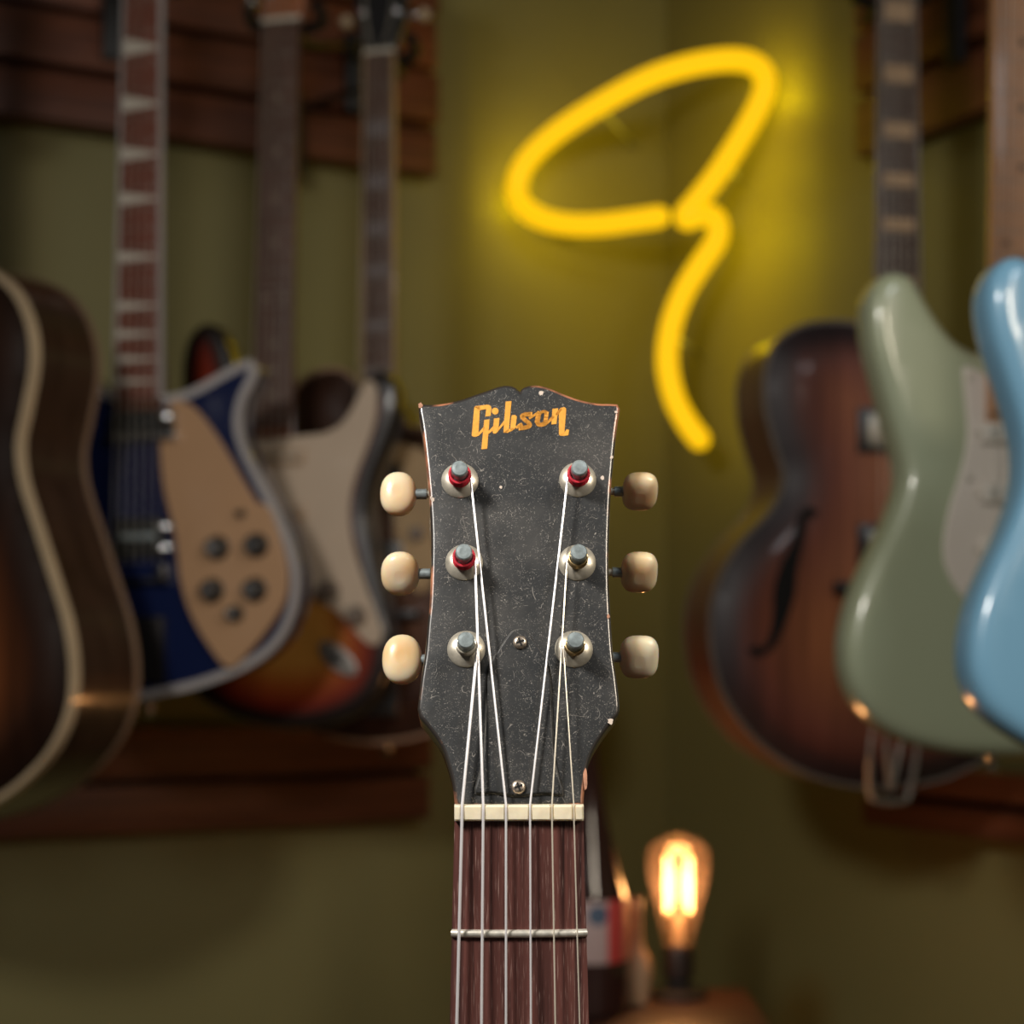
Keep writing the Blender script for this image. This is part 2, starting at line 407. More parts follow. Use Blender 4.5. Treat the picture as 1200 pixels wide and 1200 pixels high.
rack_m = [wood('rack_wood_%d' % k, (0.09 + 0.015 * k, 0.026 + 0.004 * k, 0.012), (0.19 + 0.03 * k, 0.058 + 0.008 * k, 0.026), (12, 1, 0.35), 9, 0.5) for k in range(3)]
def rack(name, wall, px_end, ys, side, label, th=0.035, reach=1.9):
    """wall rack of horizontal boards; ys = pixel rows of the seams at the end px"""
    r = empty(name, wall.M, label, 'wall rack', 'board racks on the two walls')
    o = -(th + 0.02)
    xe = wall.loc(px_end, ys[0], o)[0]; xo = xe - reach if side < 0 else xe + reach
    zs = [wall.loc(px_end, y, o)[1] for y in ys]
    lo, hi = min(xe, xo), max(xe, xo)
    MB().box(lo + 0.01, hi - 0.01, -0.02, 0.0, min(zs) + 0.01, max(zs) - 0.01).build('backing', black_mt, r)
    for k, (z1, z0) in enumerate(zip(zs[1:], zs)):
        MB().box(lo + 0.003 * (k % 2), hi - 0.002 * ((k + 1) % 2), o - 0.004 * (k % 2), -0.02, z0 + 0.004, z1 - 0.006, 0.003).build('plank', rack_m[k % 3], r)
    return r
rack('wall_rack', WL, 514, [207, 147, 84, 20, -45, -110, -175], -1, 'stained board rack high on the left wall, behind the guitar necks')
rack('wall_rack', WL, 506, [963, 904, 842], -1, 'red-brown board bumper low on the left wall, under the guitar bodies')
rack('wall_rack', WR, 1001, [187, 113, 40, -33, -106, -180], 1, 'stained board rack high on the right wall, behind the long guitar necks', reach=1.4)
rack('wall_rack', WR, 1010, [969, 928, 888], 1, 'red-brown board bumper low on the right wall below the archtop', reach=1.4)

# ------------------------------------------------------------------ neon sign across the corner
neon_px = [(772, 254), (745, 258), (705, 263), (665, 263), (632, 255), (610, 238), (606, 215), (618, 188), (650, 157), (700, 124), (760, 92), (815, 75), (862, 70), (888, 78), (897, 97), (890, 122), (868, 162), (840, 205), (815, 237), (803, 251), (806, 257), (820, 252), (835, 254), (842, 268), (838, 285), (820, 312), (800, 345), (786, 385), (782, 425), (790, 465), (805, 495), (820, 515)]
NF = Frame(600, 200, 2.515, -19.5)
neon_m = emit('neon_tube_yellow', (1.0, 0.55, 0.003), 1.1)
neon_m.node_tree.nodes['Principled BSDF'].inputs['Base Color'].default_value = (0.02, 0.01, 0, 1)
nr = empty('neon_sign', NF.M, 'glowing yellow looping line-drawn neon sign in the corner of the olive walls', 'neon sign')
pts = smooth_open([(*NF.loc(x, y),) for x, y in neon_px], 8)
tr = 0.0158
MB().tube([(x, 0, z) for x, z in pts], tr, 16).build('neon_tube', neon_m, nr)
for (ex, ez) in (pts[0], pts[-1]):
    mb = MB(); rings = []
    for k in range(1, 6):
        a = k / 6 * math.pi
        rings.append([(ex + tr * math.sin(a) * math.cos(j * math.pi / 6), tr * math.sin(a) * math.sin(j * math.pi / 6), ez + tr * math.cos(a)) for j in range(12)])
    mb.loft(rings).build('tube_end', neon_m, nr)
for k_ in range(14):
    # point lights added behind the tube to strengthen its glow on the walls
    i_ = int((k_ + 0.5) / 14 * len(neon_px) * 7.7); x, z = pts[min(i_, len(pts) - 1)]
    q_ = bpy.data.lights.new('neon_glow', 'POINT'); q_.energy = 0.10; q_.color = (1.0, 0.76, 0.0); q_.shadow_soft_size = 0.012
    qo = bpy.data.objects.new('neon_glow', q_); COL.objects.link(qo); qo.location = NF.M @ Vector((x, tr + 0.013, z))
for px, py in ((640, 258), (700, 124), (885, 80), (850, 190), (785, 390)):
    x, z = NF.loc(px, py); p = NF.M @ Vector((x, 0, z))
    dl = -(p - WL.O).dot(WL.B); dr = -(p - WR.O).dot(WR.B)
    d = min(dl / NF.B.dot(WL.B), dr / NF.B.dot(WR.B))
    q = (x, d - 0.0005, z)
    MB().tube([(x, tr * 0.8, z), q], 0.003, 8).build('standoff', mat('clear_acrylic', (0.5, 0.5, 0.45), 0.2), nr)

# ------------------------------------------------------------------ guitar details
def knob(root, fr, px, py, r, off, m, cap=None, h=0.014):
    x, z = fr.loc(px, py, off)
    k = MB().lathe((x, off, z), [(r * 1.1, 0), (r * 1.1, -h * 0.25), (r * 0.9, -h * 0.4), (r * 0.85, -h), (r * 0.5, -h * 1.03)], seg=18).build('knob', m, root)
    if cap: MB().lathe((x, off - h * 1.03, z), [(r * 0.6, 0.001), (r * 0.6, -0.0008)], seg=14).build('knob_cap', cap, k)
    return k
def hanger(fr, N, wall, label, bpx=None):
    """wall hook holding the neck just under the headstock"""
    p = fr.M @ Vector((N['c'], N['hy'] + 0.036, N['znut'] + 0.006))
    d = -(p - wall.O).dot(wall.B); rt = Vector(p)
    lx = (p - wall.O).dot(wall.R)
    bz_ = p.z
    if bpx: lx, bz_ = wall.loc(bpx[0], bpx[1], -0.065)
    M = Matrix.Translation(wall.O + wall.R * lx + Vector((0, 0, bz_))) @ Matrix.Rotation(math.atan2(wall.R.y, wall.R.x), 4, 'Z')
    h = empty('guitar_hanger', M, label, 'guitar hanger', 'wall hangers of the guitars')
    MB().box(-0.013, 0.013, -0.075, -0.0605, -0.055, 0.055, 0.003).build('mounting_block', black_mt, h)
    inv = M.inverted(); q = inv @ p
    MB().tube([(0, -0.066, 0.03), (0, -0.10, 0.03), tuple(inv @ (p + fr.B * 0.05)), tuple(q)], 0.005, 8).build('arm', black_mt, h)
    w_ = N['hw'] + 0.018
    Y = [(-w_, -0.035, 0.012), (-w_ - 0.002, -0.015, 0.004), (-w_ * 0.7, 0.0, 0.0), (0, 0.002, 0), (w_ * 0.7, 0, 0), (w_ + 0.002, -0.015, 0.004), (w_, -0.035, 0.012)]
    Mg = inv @ fr.M @ Matrix.Translation((N['c'], N['hy'] + 0.034, N['znut'] + 0.006))
    MB().tube(smooth_open(Y, 4), 0.007, 8).xf(Mg).build('padded_yoke', black_pl, h)
def strap_button(root, x, y, z, m=chrome):
    MB().lathe((x, y, z), [(0.007, 0.002), (0.004, -0.003), (0.004, -0.009), (0.008, -0.012), (0.004, -0.014)], axis='z', seg=12).build('strap_button', m, root)

# --- (a) dark archtop at the far left
fa = Frame(-140, 640, 1.72, -30)
ra = empty('archtop_guitar', fa.M, 'dark brown sunburst archtop with thick cream binding, cut off by left edge', 'guitar')
R_ = [(-90, 300), (-45, 303), (0, 324), (24, 352), (37, 392), (38, 432), (29, 482), (22, 520), (26, 562), (44, 620), (63, 680), (78, 730), (85, 780), (82, 828), (66, 870), (40, 904), (0, 936), (-60, 962), (-140, 972)]
L_ = [(-140 - (x + 140) * 1.02, y) for x, y in R_[-2::-1]]
Pa = smooth_closed([(*fa.loc(x, y),) for x, y in R_ + L_], 4)
sb_a = sunburst('burst_dark', [(0, (0.012, 0.006, 0.004)), (0.25, (0.03, 0.010, 0.004)), (0.6, (0.16, 0.045, 0.012)), (1, (0.36, 0.12, 0.03))], 0.13, coat=0.8)
rim_a = wood('rim_dark', (0.028, 0.014, 0.008), (0.05, 0.026, 0.015), (1, 1, 6), 12, 0.3, coat=0.7)
body_solid(Pa, 0.09, 0.002, 0.016).build('body_top', sb_a, ra)
MB().prism([*inset(ccw(Pa), -0.0006)], 0.008, 0.084, 0.0).build('rim', rim_a, ra, angle=30)
binding_strip(Pa, 0.007, 0.010, -0.001, 0.0016).build('binding', cream, ra)
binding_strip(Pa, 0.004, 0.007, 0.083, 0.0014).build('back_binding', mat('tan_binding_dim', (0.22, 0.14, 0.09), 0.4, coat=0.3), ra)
Na = add_neck(ra, fa, (-165, -115, 100), (-168, -112, 400), 760, scale=0.63, off=-0.022, inlay=('block', (1, 3, 5, 7, 9, 12, 15), greybind), bind=cream, bridge_off=-0.035)
MB().box(Na['c'] - 0.06, Na['c'] + 0.06, -0.034, -0.014, Na['zbr'] - 0.005, Na['zbr'] + 0.005, 0.002).build('bridge', black_pl, ra)
MB().box(Na['c'] - 0.03, Na['c'] + 0.03, -0.022, -0.016, Na['zbr'] - 0.13, Na['zbr'] - 0.05, 0.002).build('tailpiece', chrome, ra)

# --- (b) blue double-horned guitar with cream pickguards
fb = Frame(165, 640, 1.81, -16)
rb = empty('electric_guitar', fb.M, 'dark blue electric guitar with pointed horns, silver binding and tan pickguard', 'guitar')
ob = [(133, 462), (120, 455), (105, 442), (80, 432), (52, 436), (38, 455), (40, 485), (50, 515), (48, 550), (28, 590), (2, 635), (-14, 680), (-14, 725), (5, 765), (45, 795), (95, 815), (150, 820), (200, 812), (240, 802), (290, 782), (324, 756), (343, 722), (350, 682), (343, 640), (326, 600), (305, 560), (288, 525), (281, 497), (285, 470), (296, 447), (300, 433), (295, 424), (286, 424), (262, 436), (232, 453), (205, 463), (170, 466)]
Pb = smooth_closed([(*fb.loc(x, y),) for x, y in ob], 4)
blue_m = mat('midnight_blue', (0.007, 0.013, 0.055), 0.25, coat=0.8)
body_solid(Pb, 0.038, 0.006, 0).build('body', blue_m, rb)
binding_strip(Pb, 0.0075, 0.007, -0.0006, 0.0012).build('binding', greybind, rb)
pgm = mat('tan_pickguard', (0.46, 0.27, 0.145), 0.35, coat=0.3, vary=0.05, scale=8)
g1 = [(200, 472), (214, 470), (232, 482), (258, 517), (286, 565), (316, 615), (333, 658), (334, 695), (318, 730), (294, 760), (268, 782), (246, 757), (226, 722), (213, 683), (207, 650), (204, 620), (198, 600), (190, 560), (188, 510)]
MB().prism(smooth_closed([(*fb.loc(x, y, -0.003),) for x, y in g1], 3), -0.003, 0.001, 0.0006).build('pickguard', pgm, rb)
g2 = [(209, 650), (222, 622), (240, 604), (262, 593), (290, 588), (311, 592), (322, 612), (335, 658), (335, 697), (318, 730), (294, 760), (268, 783), (244, 757), (224, 722), (212, 685)]
MB().prism(smooth_closed([(*fb.loc(x, y, -0.009),) for x, y in g2], 3), -0.009, -0.0035, 0.001).build('control_plate', pgm, rb)
kb = mat('black_knob', (0.02, 0.018, 0.016), 0.3)
for x, y in ((256, 642), (302, 639), (250, 692), (300, 691)): knob(rb, fb, x, y, 0.0115, -0.009, kb, chrome)
knob(rb, fb, 277, 719, 0.008, -0.009, kb, chrome)
x, z = fb.loc(283, 602, -0.009); MB().lathe((x, -0.009, z), [(0.005, 0), (0.004, -0.006), (0.002, -0.012)], seg=10).build('toggle_switch', kb, rb)
Nb = add_neck(rb, fb, (144, 188, 0), (133, 187, 468), 661, scale=0.628, off=-0.014, nfr=24, inlay=('tri', (3, 5, 7, 9, 12, 15, 17, 19, 21), mat('pearl_inlay', (0.55, 0.50, 0.42), 0.3, coat=0.4)), fb_m=rosew_red, bind=greybind, bridge_off=-0.014, heel=0.03)
def at(fr, px, py, off): return fr.loc(px, py, off)
x0, z0 = at(fb, 128, 513, -0.01); x1, z1 = at(fb, 202, 480, -0.01)
pk = MB().box(x0, x1, -0.010, -0.001, z0, z1, 0.003).build('pickup', black_pl, rb)
MB().box(x0 - 0.004, x1 + 0.003, -0.012, -0.003, z0 - 0.004, z0 + 0.004, 0.002).build('pickup_rail', chrome, pk)
xx, zz = at(fb, 194, 489, -0.012); MB().lathe((xx, -0.009, zz), [(0.008, 0.002), (0.009, -0.004), (0.006, -0.008), (0.002, -0.009)], seg=14).build('chrome_button', chrome, pk)
x0, z0 = at(fb, 140, 652, -0.01); x1, z1 = at(fb, 186, 606, -0.01)
pk = MB().box(x0 - 0.004, x1, -0.010, -0.001, z0, z1, 0.003).build('pickup', black_pl, rb)
MB().box(x0, x1 - 0.004, -0.012, -0.009, (z0 + z1) / 2 - 0.003, (z0 + z1) / 2 + 0.004, 0.001).build('pickup_bar', steel_dark, pk)
for py in (618, 642):
    xx, zz = at(fb, 190, py, -0.01); MB().lathe((xx, -0.001, zz), [(0.007, 0.0), (0.008, -0.009), (0.005, -0.012), (0.002, -0.013)], seg=14).build('chrome_button', chrome, pk)
x0, z0 = at(fb, 138, 684, -0.01); x1, z1 = at(fb, 196, 660, -0.01)
MB().box(x0, x1, -0.011, 0, z0, z0 + 0.006, 0.002).build('bridge', chrome, rb)
MB().box(x1 - 0.012, x1, -0.015, 0, z0, z1, 0.003).build('bridge_block', chrome, rb)
x0, z0 = at(fb, 146, 800, -0.01); x1, z1 = at(fb, 190, 722, -0.01)
MB().box(x0, x1, -0.008, 0.0, z0, z1, 0.003).build('tailpiece', mat('dark_tailpiece', (0.05, 0.045, 0.045), 0.3, 0.7), rb)
x, z = fb.loc(165, 822); strap_button(rb, x, 0.02, z - 0.002)

# --- (c) three-tone sunburst guitar with parchment pickguard
fc = Frame(325, 640, 1.945, -14)
rc = empty('electric_guitar', fc.M, 'three-tone sunburst electric guitar with parchment pickguard behind the blue guitar', 'guitar')
oc = [(300, 512), (290, 492), (277, 445), (264, 400), (250, 380), (232, 380), (216, 400), (210, 440), (214, 490), (224, 545), (222, 600), (205, 650), (190, 700), (188, 745), (204, 790), (238, 824), (285, 846), (340, 855), (392, 848), (432, 825), (453, 790), (458, 748), (448, 700), (436, 645), (430, 600), (438, 560), (453, 520), (464, 480), (463, 450), (450, 434), (437, 434), (426, 447), (416, 470), (401, 494), (378, 508), (352, 510)]
Pc = smooth_closed([(*fc.loc(x, y),) for x, y in oc], 4)
sb_c = sunburst('burst_three_tone', [(0, (0.008, 0.006, 0.005)), (0.2, (0.015, 0.006, 0.004)), (0.36, (0.20, 0.018, 0.006)), (0.62, (0.36, 0.075, 0.012)), (1, (0.50, 0.22, 0.04))], 0.075, coat=0.8, grain=0.04)
body_solid(Pc, 0.044, 0.010, 0).build('body', sb_c, rc)
parch = mat('parchment', (0.58, 0.45, 0.33), 0.4, coat=0.2, vary=0.05, scale=12)
gc = [(285, 512), (303, 516), (330, 513), (358, 510), (384, 506), (404, 492), (418, 468), (428, 448), (436, 447), (441, 458), (440, 488), (430, 522), (416, 560), (409, 596), (413, 636), (426, 680), (440, 718), (447, 742), (442, 755), (428, 752), (408, 730), (388, 712), (362, 702), (335, 702), (300, 715), (262, 700), (255, 640), (275, 580), (283, 540)]
MB().prism(smooth_closed([(*fc.loc(x, y, -0.002),) for x, y in gc], 3), -0.002, 0.001, 0.0006).build('pickguard', parch, rc)
aged = mat('aged_cream_plastic', (0.42, 0.29, 0.18), 0.4, vary=0.1)
for (px, py, rt) in ((322, 536, 0), (322, 602, 0), (322, 664, 12)):
    x, z = fc.loc(px, py, -0.006); M = Matrix.Translation((x, 0, z)) @ Matrix.Rotation(rad(rt), 4, 'Y')
    pk = MB().box(-0.035, 0.035, -0.009, -0.001, -0.008, 0.008, 0.0035).xf(M).build('pickup', aged, rc)
    for k in range(6): MB().lathe((-0.026 + k * 0.0104, -0.009, 0), [(0.0025, 0.001), (0.0025, -0.001)], seg=8).xf(M).build('pole_piece', steel_dark, pk)
kgrey = mat('aged_knob', (0.17, 0.13, 0.10), 0.4)
for x, y in ((352, 668), (386, 692), (418, 722)): knob(rc, fc, x, y, 0.011, -0.002, kgrey)
x, z = fc.loc(396, 772, -0.003); M = Matrix.Translation((x, 0, z)) @ Matrix.Rotation(rad(40), 4, 'Y')
jp = MB().prism([(0.028 * math.cos(k * math.pi / 12), 0.013 * math.sin(k * math.pi / 12)) for k in range(24)], -0.004, 0.001, 0.0025).xf(M).build('jack_plate', mat('dull_chrome', (0.4, 0.37, 0.34), 0.4, 0.8), rc)
MB().lathe((0, -0.004, 0), [(0.006, 0.001), (0.006, -0.003), (0.003, -0.003)], seg=12).xf(M).build('jack_socket', black_pl, jp)
Nc = add_neck(rc, fc, (306, 350, 30), (296, 340, 500), 691, nut_py=25, off=-0.012, nfr=21, inlay=('dot', (3, 5, 7, 9, 12, 15, 17, 19), mat('clay_dots', (0.25, 0.2, 0.15), 0.5)), wood_m=wood('amber_neck', (0.16, 0.05, 0.018), (0.22, 0.07, 0.028), (0.3, 1, 8), 12, 0.35, coat=0.5), head='six', head_m=wood('orange_headstock', (0.28, 0.09, 0.03), (0.34, 0.12, 0.05), (0.3, 1, 8), 12, 0.4), bridge_off=-0.012, heel=0.06)
x, z = fc.loc(322, 691, -0.006); bp = MB().box(x - 0.04, x + 0.04, -0.004, 0.001, z - 0.02, z + 0.012, 0.002).build('bridge', chrome, rc)
for k in range(6): MB().box(x - 0.032 + k * 0.0108, x - 0.023 + k * 0.0108, -0.010, -0.0042, z - 0.012, z + 0.004, 0.001).build('saddle', chrome, bp)

# --- (d) brown archtop behind, mostly hidden by the headstock
fd = Frame(445, 660, 2.03, -14)
rd = empty('archtop_guitar', fd.M, 'dark brown archtop with tan pickguard, half hidden behind the black headstock', 'guitar')
od = [(425, 452), (405, 434), (378, 432), (352, 446), (338, 475), (336, 520), (342, 560), (332, 600), (302, 650), (282, 700), (278, 750), (295, 800), (335, 842), (385, 864), (444, 871), (505, 860), (560, 832), (595, 790), (606, 740), (598, 690), (572, 640), (550, 600), (548, 560), (552, 520), (545, 490), (520, 485), (495, 500), (478, 497), (470, 480), (462, 465)]
Pd = smooth_closed([(*fd.loc(x, y),) for x, y in od], 4)
sb_d = sunburst('burst_brown', [(0, (0.03, 0.012, 0.007)), (0.4, (0.05, 0.018, 0.009)), (1, (0.12, 0.045, 0.018))], 0.12, coat=0.7)
body_solid(Pd, 0.075, 0.003, 0.014).build('body_top', sb_d, rd)
binding_strip(Pd, 0.004, 0.006, -0.0008, 0.001).build('binding', mat('tan_binding', (0.26, 0.15, 0.09), 0.4, coat=0.3), rd)
gd = [(462, 528), (480, 522), (505, 535), (512, 570), (508, 620), (512, 665), (500, 692), (484, 690), (470, 655), (462, 610)]
MB().prism(smooth_closed([(*fd.loc(x, y, -0.021),) for x, y in gd], 3), -0.021, -0.018, 0.0008).build('pickguard', mat('tan_guard_aged', (0.38, 0.25, 0.12), 0.4, vary=0.12, scale=20), rd)
for k_ in ((490, 626), (530, 700), (540, 745)): knob(rd, fd, *k_, 0.009, -0.017, kgrey)
for py in (560, 650):
    x0, z0 = at(fd, 428, py + 17, -0.02); x1, z1 = at(fd, 472, py - 17, -0.02)
    MB().box(x0 - 0.012, x1, -0.022, -0.01, z0, z1, 0.003).build('pickup', black_pl, rd)
Nd = add_neck(rd, fd, (426, 461, 62), (424, 461, 445), 720, nut_py=62, off=-0.022, nfr=20, inlay=('block', (3, 5, 7, 9, 12, 15, 17), mat('grey_pearl', (0.16, 0.13, 0.13), 0.35, coat=0.4)), bind=mat('aged_neck_binding', (0.42, 0.27, 0.13), 0.4, coat=0.3), bridge_off=-0.034)
x, z = fd.loc(445, 720, -0.02); MB().box(x - 0.05, x + 0.05, -0.033, -0.012, z - 0.005, z + 0.005, 0.002).build('bridge', black_pl, rd)
MB().box(x - 0.022, x + 0.022, -0.020, -0.0145, z - 0.12, z - 0.04, 0.002).build('tailpiece', chrome, rd)
x, z = fd.loc(444, 871); strap_button(rd, x, 0.035, z - 0.001)

# --- (e) sunburst archtop on the right
fe = Frame(1030, 640, 1.83, 12)
re_ = empty('archtop_guitar', fe.M, 'red-brown sunburst archtop with f-hole and block inlays left of the sage guitar', 'guitar')
oe = [(1040, 374), (1010, 378), (985, 376), (950, 378), (925, 388), (906, 405), (896, 438), (897, 480), (907, 520), (917, 552), (914, 577), (898, 603), (870, 632), (846, 670), (833, 712), (833, 760), (845, 808), (870, 850), (906, 885), (952, 910), (1008, 923), (1062, 922), (1115, 910), (1165, 882), (1200, 842), (1221, 790), (1222, 735), (1205, 680), (1172, 635), (1150, 600), (1145, 570), (1152, 540), (1158, 500), (1156, 470), (1142, 448), (1120, 440), (1100, 450), (1088, 440), (1080, 410)]
Pe = smooth_closed([(*fe.loc(x, y),) for x, y in oe], 4)
sb_e = sunburst('burst_red_brown', [(0, (0.014, 0.009, 0.012)), (0.16, (0.035, 0.014, 0.016)), (0.42, (0.22, 0.062, 0.036)), (1, (0.42, 0.14, 0.055))], 0.12, coat=0.35, rough=0.5)
body_solid(Pe, 0.086, 0.002, 0.015).build('body_top', sb_e, re_)
rim_e = wood('rim_red', (0.12, 0.035, 0.022), (0.19, 0.06, 0.035), (1, 1, 6), 12, 0.28, coat=0.8)
MB().prism([*inset(ccw(Pe), -0.0006)], 0.006, 0.082, 0.0).build('rim', rim_e, re_, angle=30)
binding_strip(Pe, 0.003, 0.005, -0.0008, 0.0012).build('binding', darkbind, re_)
binding_strip(Pe, 0.003, 0.005, 0.0815, 0.0012).build('back_binding', darkbind, re_)
def fhole(fr, cl, widths, off, root):
    c = smooth_open([(*fr.loc(x, y, off), w_) for (x, y), w_ in zip(cl, widths)], 4)
    Lf, Rt = [], []
    for i, (x, z, w_) in enumerate(c):
        a = c[max(i - 1, 0)]; b = c[min(i + 1, len(c) - 1)]; t = Vector((b[0] - a[0], b[1] - a[1])).normalized(); n = Vector((-t.y, t.x))
        Lf.append((x + n.x * w_, z + n.y * w_)); Rt.append((x - n.x * w_, z - n.y * w_))
    MB().prism(Lf + Rt[::-1], off, off + 0.006).build('f_hole', mat('hole_black', (0.004, 0.003, 0.003), 0.9), root)
fcl = [(956, 604), (950, 600), (943, 603), (939, 618), (934, 640), (924, 668), (919, 695), (914, 725), (905, 752), (894, 764), (885, 763), (882, 758)]
fhole(fe, fcl, [0.005, 0.005, 0.004, 0.0045, 0.006, 0.010, 0.012, 0.008, 0.005, 0.004, 0.005, 0.005], -0.0158, re_)
fhole(fe, [(1060 + (1060 - x) * 0.95, y) for x, y in fcl], [0.005, 0.005, 0.004, 0.0045, 0.006, 0.010, 0.012, 0.008, 0.005, 0.004, 0.005, 0.005], -0.0158, re_)
grey_cov = mat('worn_nickel_cover', (0.28, 0.26, 0.22), 0.4, 0.8)
for (ya, yb) in ((480, 531), (615, 668)):
    x0, z0 = at(fe, 1006, yb, -0.018); x1, z1 = at(fe, 1098, ya, -0.018)
    pk = MB().box(x0, x1, -0.019, -0.010, z0, z1, 0.003).build('pickup', black_pl, re_)
    MB().box(x0 + 0.009, x1 - 0.009, -0.024, -0.018, z0 + 0.007, z1 - 0.007, 0.003).build('pickup_cover', grey_cov, pk)
x0, z0 = at(fe, 976, 696, -0.018); x1, z1 = at(fe, 1128, 683, -0.018)
MB().box(x0, x1, -0.030, -0.013, z0, z1, 0.003).build('bridge', black_pl, re_)
Ne = add_neck(re_, fe, (1031, 1074, 0), (1026, 1080, 410), 689, scale=0.63, off=-0.022, nfr=20, inlay=('block', (1, 3, 5, 7, 9, 12, 15, 17), mat('warm_pearl', (0.42, 0.27, 0.15), 0.35, coat=0.4)), fb_m=wood('rosewood_grey', (0.05, 0.028, 0.02), (0.09, 0.05, 0.038), (0.3, 1, 8), 20, 0.5), bind=darkbind, bridge_off=-0.031)
tp = None
for pl in ([(1022, 850), (1019, 880), (1022, 925), (1026, 938)], [(1034, 850), (1040, 890), (1046, 928)], [(1058, 850), (1052, 890), (1046, 928)], [(1071, 850), (1074, 880), (1070, 925), (1066, 938)], [(1026, 938), (1046, 941), (1066, 938)], [(1018, 852), (1046, 848), (1074, 852)]):
    P3 = [(fe.loc(x, y, -0.012)[0], -0.012 + (0.006 if y > 920 else 0), fe.loc(x, y, -0.012)[1]) for x, y in pl]
    o = MB().tube(smooth_open(P3, 4), 0.0032, 8)
    o.build('tailpiece_rod', mat('dull_nickel', (0.42, 0.38, 0.33), 0.45, 0.7), tp or re_) if tp else None
    if tp is None: tp = o.build('tailpiece', mat('dull_nickel', (0.42, 0.38, 0.33), 0.45, 0.7), re_)

# --- (g) sage green guitar
fg = Frame(1195, 640, 1.42, 10)
rg = empty('electric_guitar', fg.M, 'sage green double-cut electric guitar with white pickguard and maple neck', 'guitar')
og = [(1165, 412), (1148, 411), (1124, 398), (1102, 372), (1086, 345), (1073, 324), (1058, 317), (1042, 319), (1028, 334), (1022, 362), (1026, 404), (1038, 452), (1051, 500), (1062, 540), (1062, 568), (1047, 612), (1023, 660), (1004, 708), (995, 756), (1000, 800), (1022, 838), (1062, 866), (1112, 881), (1160, 886), (1215, 886), (1280, 877), (1345, 855), (1385, 815), (1400, 762), (1392, 705), (1366, 650), (1345, 600), (1342, 560), (1355, 510), (1372, 460), (1372, 425), (1352, 408), (1325, 412), (1298, 438), (1268, 458), (1236, 462), (1200, 440)]
Pg = smooth_closed([(*fg.loc(x, y),) for x, y in og], 4)
sage = mat('sage_lacquer', (0.37, 0.405, 0.27), 0.3, coat=0.7)
body_solid(Pg, 0.044, 0.013, 0).build('body', sage, rg)
white_pg = mat('white_pickguard', (0.68, 0.61, 0.54), 0.4, coat=0.1)
gg = [(1130, 432), (1136, 430), (1152, 438), (1172, 452), (1200, 458), (1240, 470), (1275, 468), (1305, 448), (1330, 425), (1350, 430), (1350, 470), (1330, 520), (1318, 570), (1330, 640), (1350, 700), (1340, 740), (1300, 735), (1240, 712), (1190, 716), (1150, 712), (1126, 695), (1110, 665), (1107, 635), (1114, 595), (1128, 550), (1135, 510), (1132, 465)]
MB().prism(smooth_closed([(*fg.loc(x, y, -0.003),) for x, y in gg], 3), -0.003, 0.001, 0.0008).build('pickguard', white_pg, rg)
wpl = mat('white_plastic', (0.62, 0.57, 0.50), 0.35)
for (px, py, rt) in ((1197, 508, 0), (1197, 578, 0), (1197, 648, 10)):
    x, z = fg.loc(px, py, -0.006); M = Matrix.Translation((x, 0, z)) @ Matrix.Rotation(rad(rt), 4, 'Y')
    pk = MB().box(-0.036, 0.036, -0.010, -0.002, -0.009, 0.009, 0.004).xf(M).build('pickup', wpl, rg)
    for k in range(6): MB().lathe((-0.026 + k * 0.0104, -0.010, 0), [(0.0026, 0.001), (0.0026, -0.0012)], seg=8).xf(M).build('pole_piece', steel_dark, pk)
for px, py in ((1145, 508), (1146, 580), (1146, 645), (1135, 560), (1134, 690), (1136, 442)):
    x, z = fg.loc(px, py, -0.003); MB().lathe((x, -0.003, z), [(0.0028, 0.001), (0.0026, -0.001), (0.001, -0.0014)], seg=10).build('screw', nickel, rg)
Ng = add_neck(rg, fg, (1166, 1229, 0), (1160, 1236, 485), 760, scale=0.648, off=-0.013, nfr=21, inlay=('dot', (3, 5, 7, 9, 12, 15, 17, 19), mat('dark_dots', (0.07, 0.035, 0.02), 0.5)), fb_m=maple, wood_m=maple, head='six', head_m=maple, bridge_off=-0.014, heel=0.07)
x, z = fg.loc(1177, 886); strap_button(rg, x, 0.022, z - 0.001)
x, z = fg.loc(1197, 760, -0.006); bp = MB().box(x - 0.04, x + 0.04, -0.005, 0.001, z - 0.02, z + 0.012, 0.002).build('bridge', chrome, rg)

# --- (h) light blue guitar at the right edge
fh = Frame(1360, 640, 1.2, 8)
rh = empty('electric_guitar', fh.M, 'pale sky blue electric guitar cut off by the right edge, nearest on that side', 'guitar')
oh = [(1300, 398), (1276, 396), (1252, 374), (1236, 340), (1222, 312), (1204, 298), (1184, 300), (1168, 318), (1162, 348), (1168, 390), (1182, 435), (1197, 482), (1206, 525), (1204, 570), (1188, 618), (1168, 662), (1150, 708), (1141, 752), (1143, 795), (1160, 832), (1195, 862), (1245, 888), (1310, 904), (1380, 908), (1450, 900), (1530, 880), (1590, 835), (1605, 770), (1590, 700), (1555, 640), (1530, 580), (1530, 530), (1552, 470), (1575, 420), (1575, 385), (1550, 370), (1515, 385), (1485, 415), (1450, 430), (1410, 430)]
Ph = smooth_closed([(*fh.loc(x, y),) for x, y in oh], 4)
sky = mat('sky_blue_lacquer', (0.20, 0.42, 0.60), 0.3, coat=0.7)
body_solid(Ph, 0.044, 0.013, 0).build('body', sky, rh)
gh = [(1290, 415), (1310, 425), (1360, 440), (1440, 445), (1500, 430), (1545, 395), (1550, 430), (1520, 500), (1510, 570), (1530, 660), (1550, 720), (1500, 740), (1400, 720), (1330, 730), (1290, 700), (1275, 640), (1290, 560), (1300, 490)]
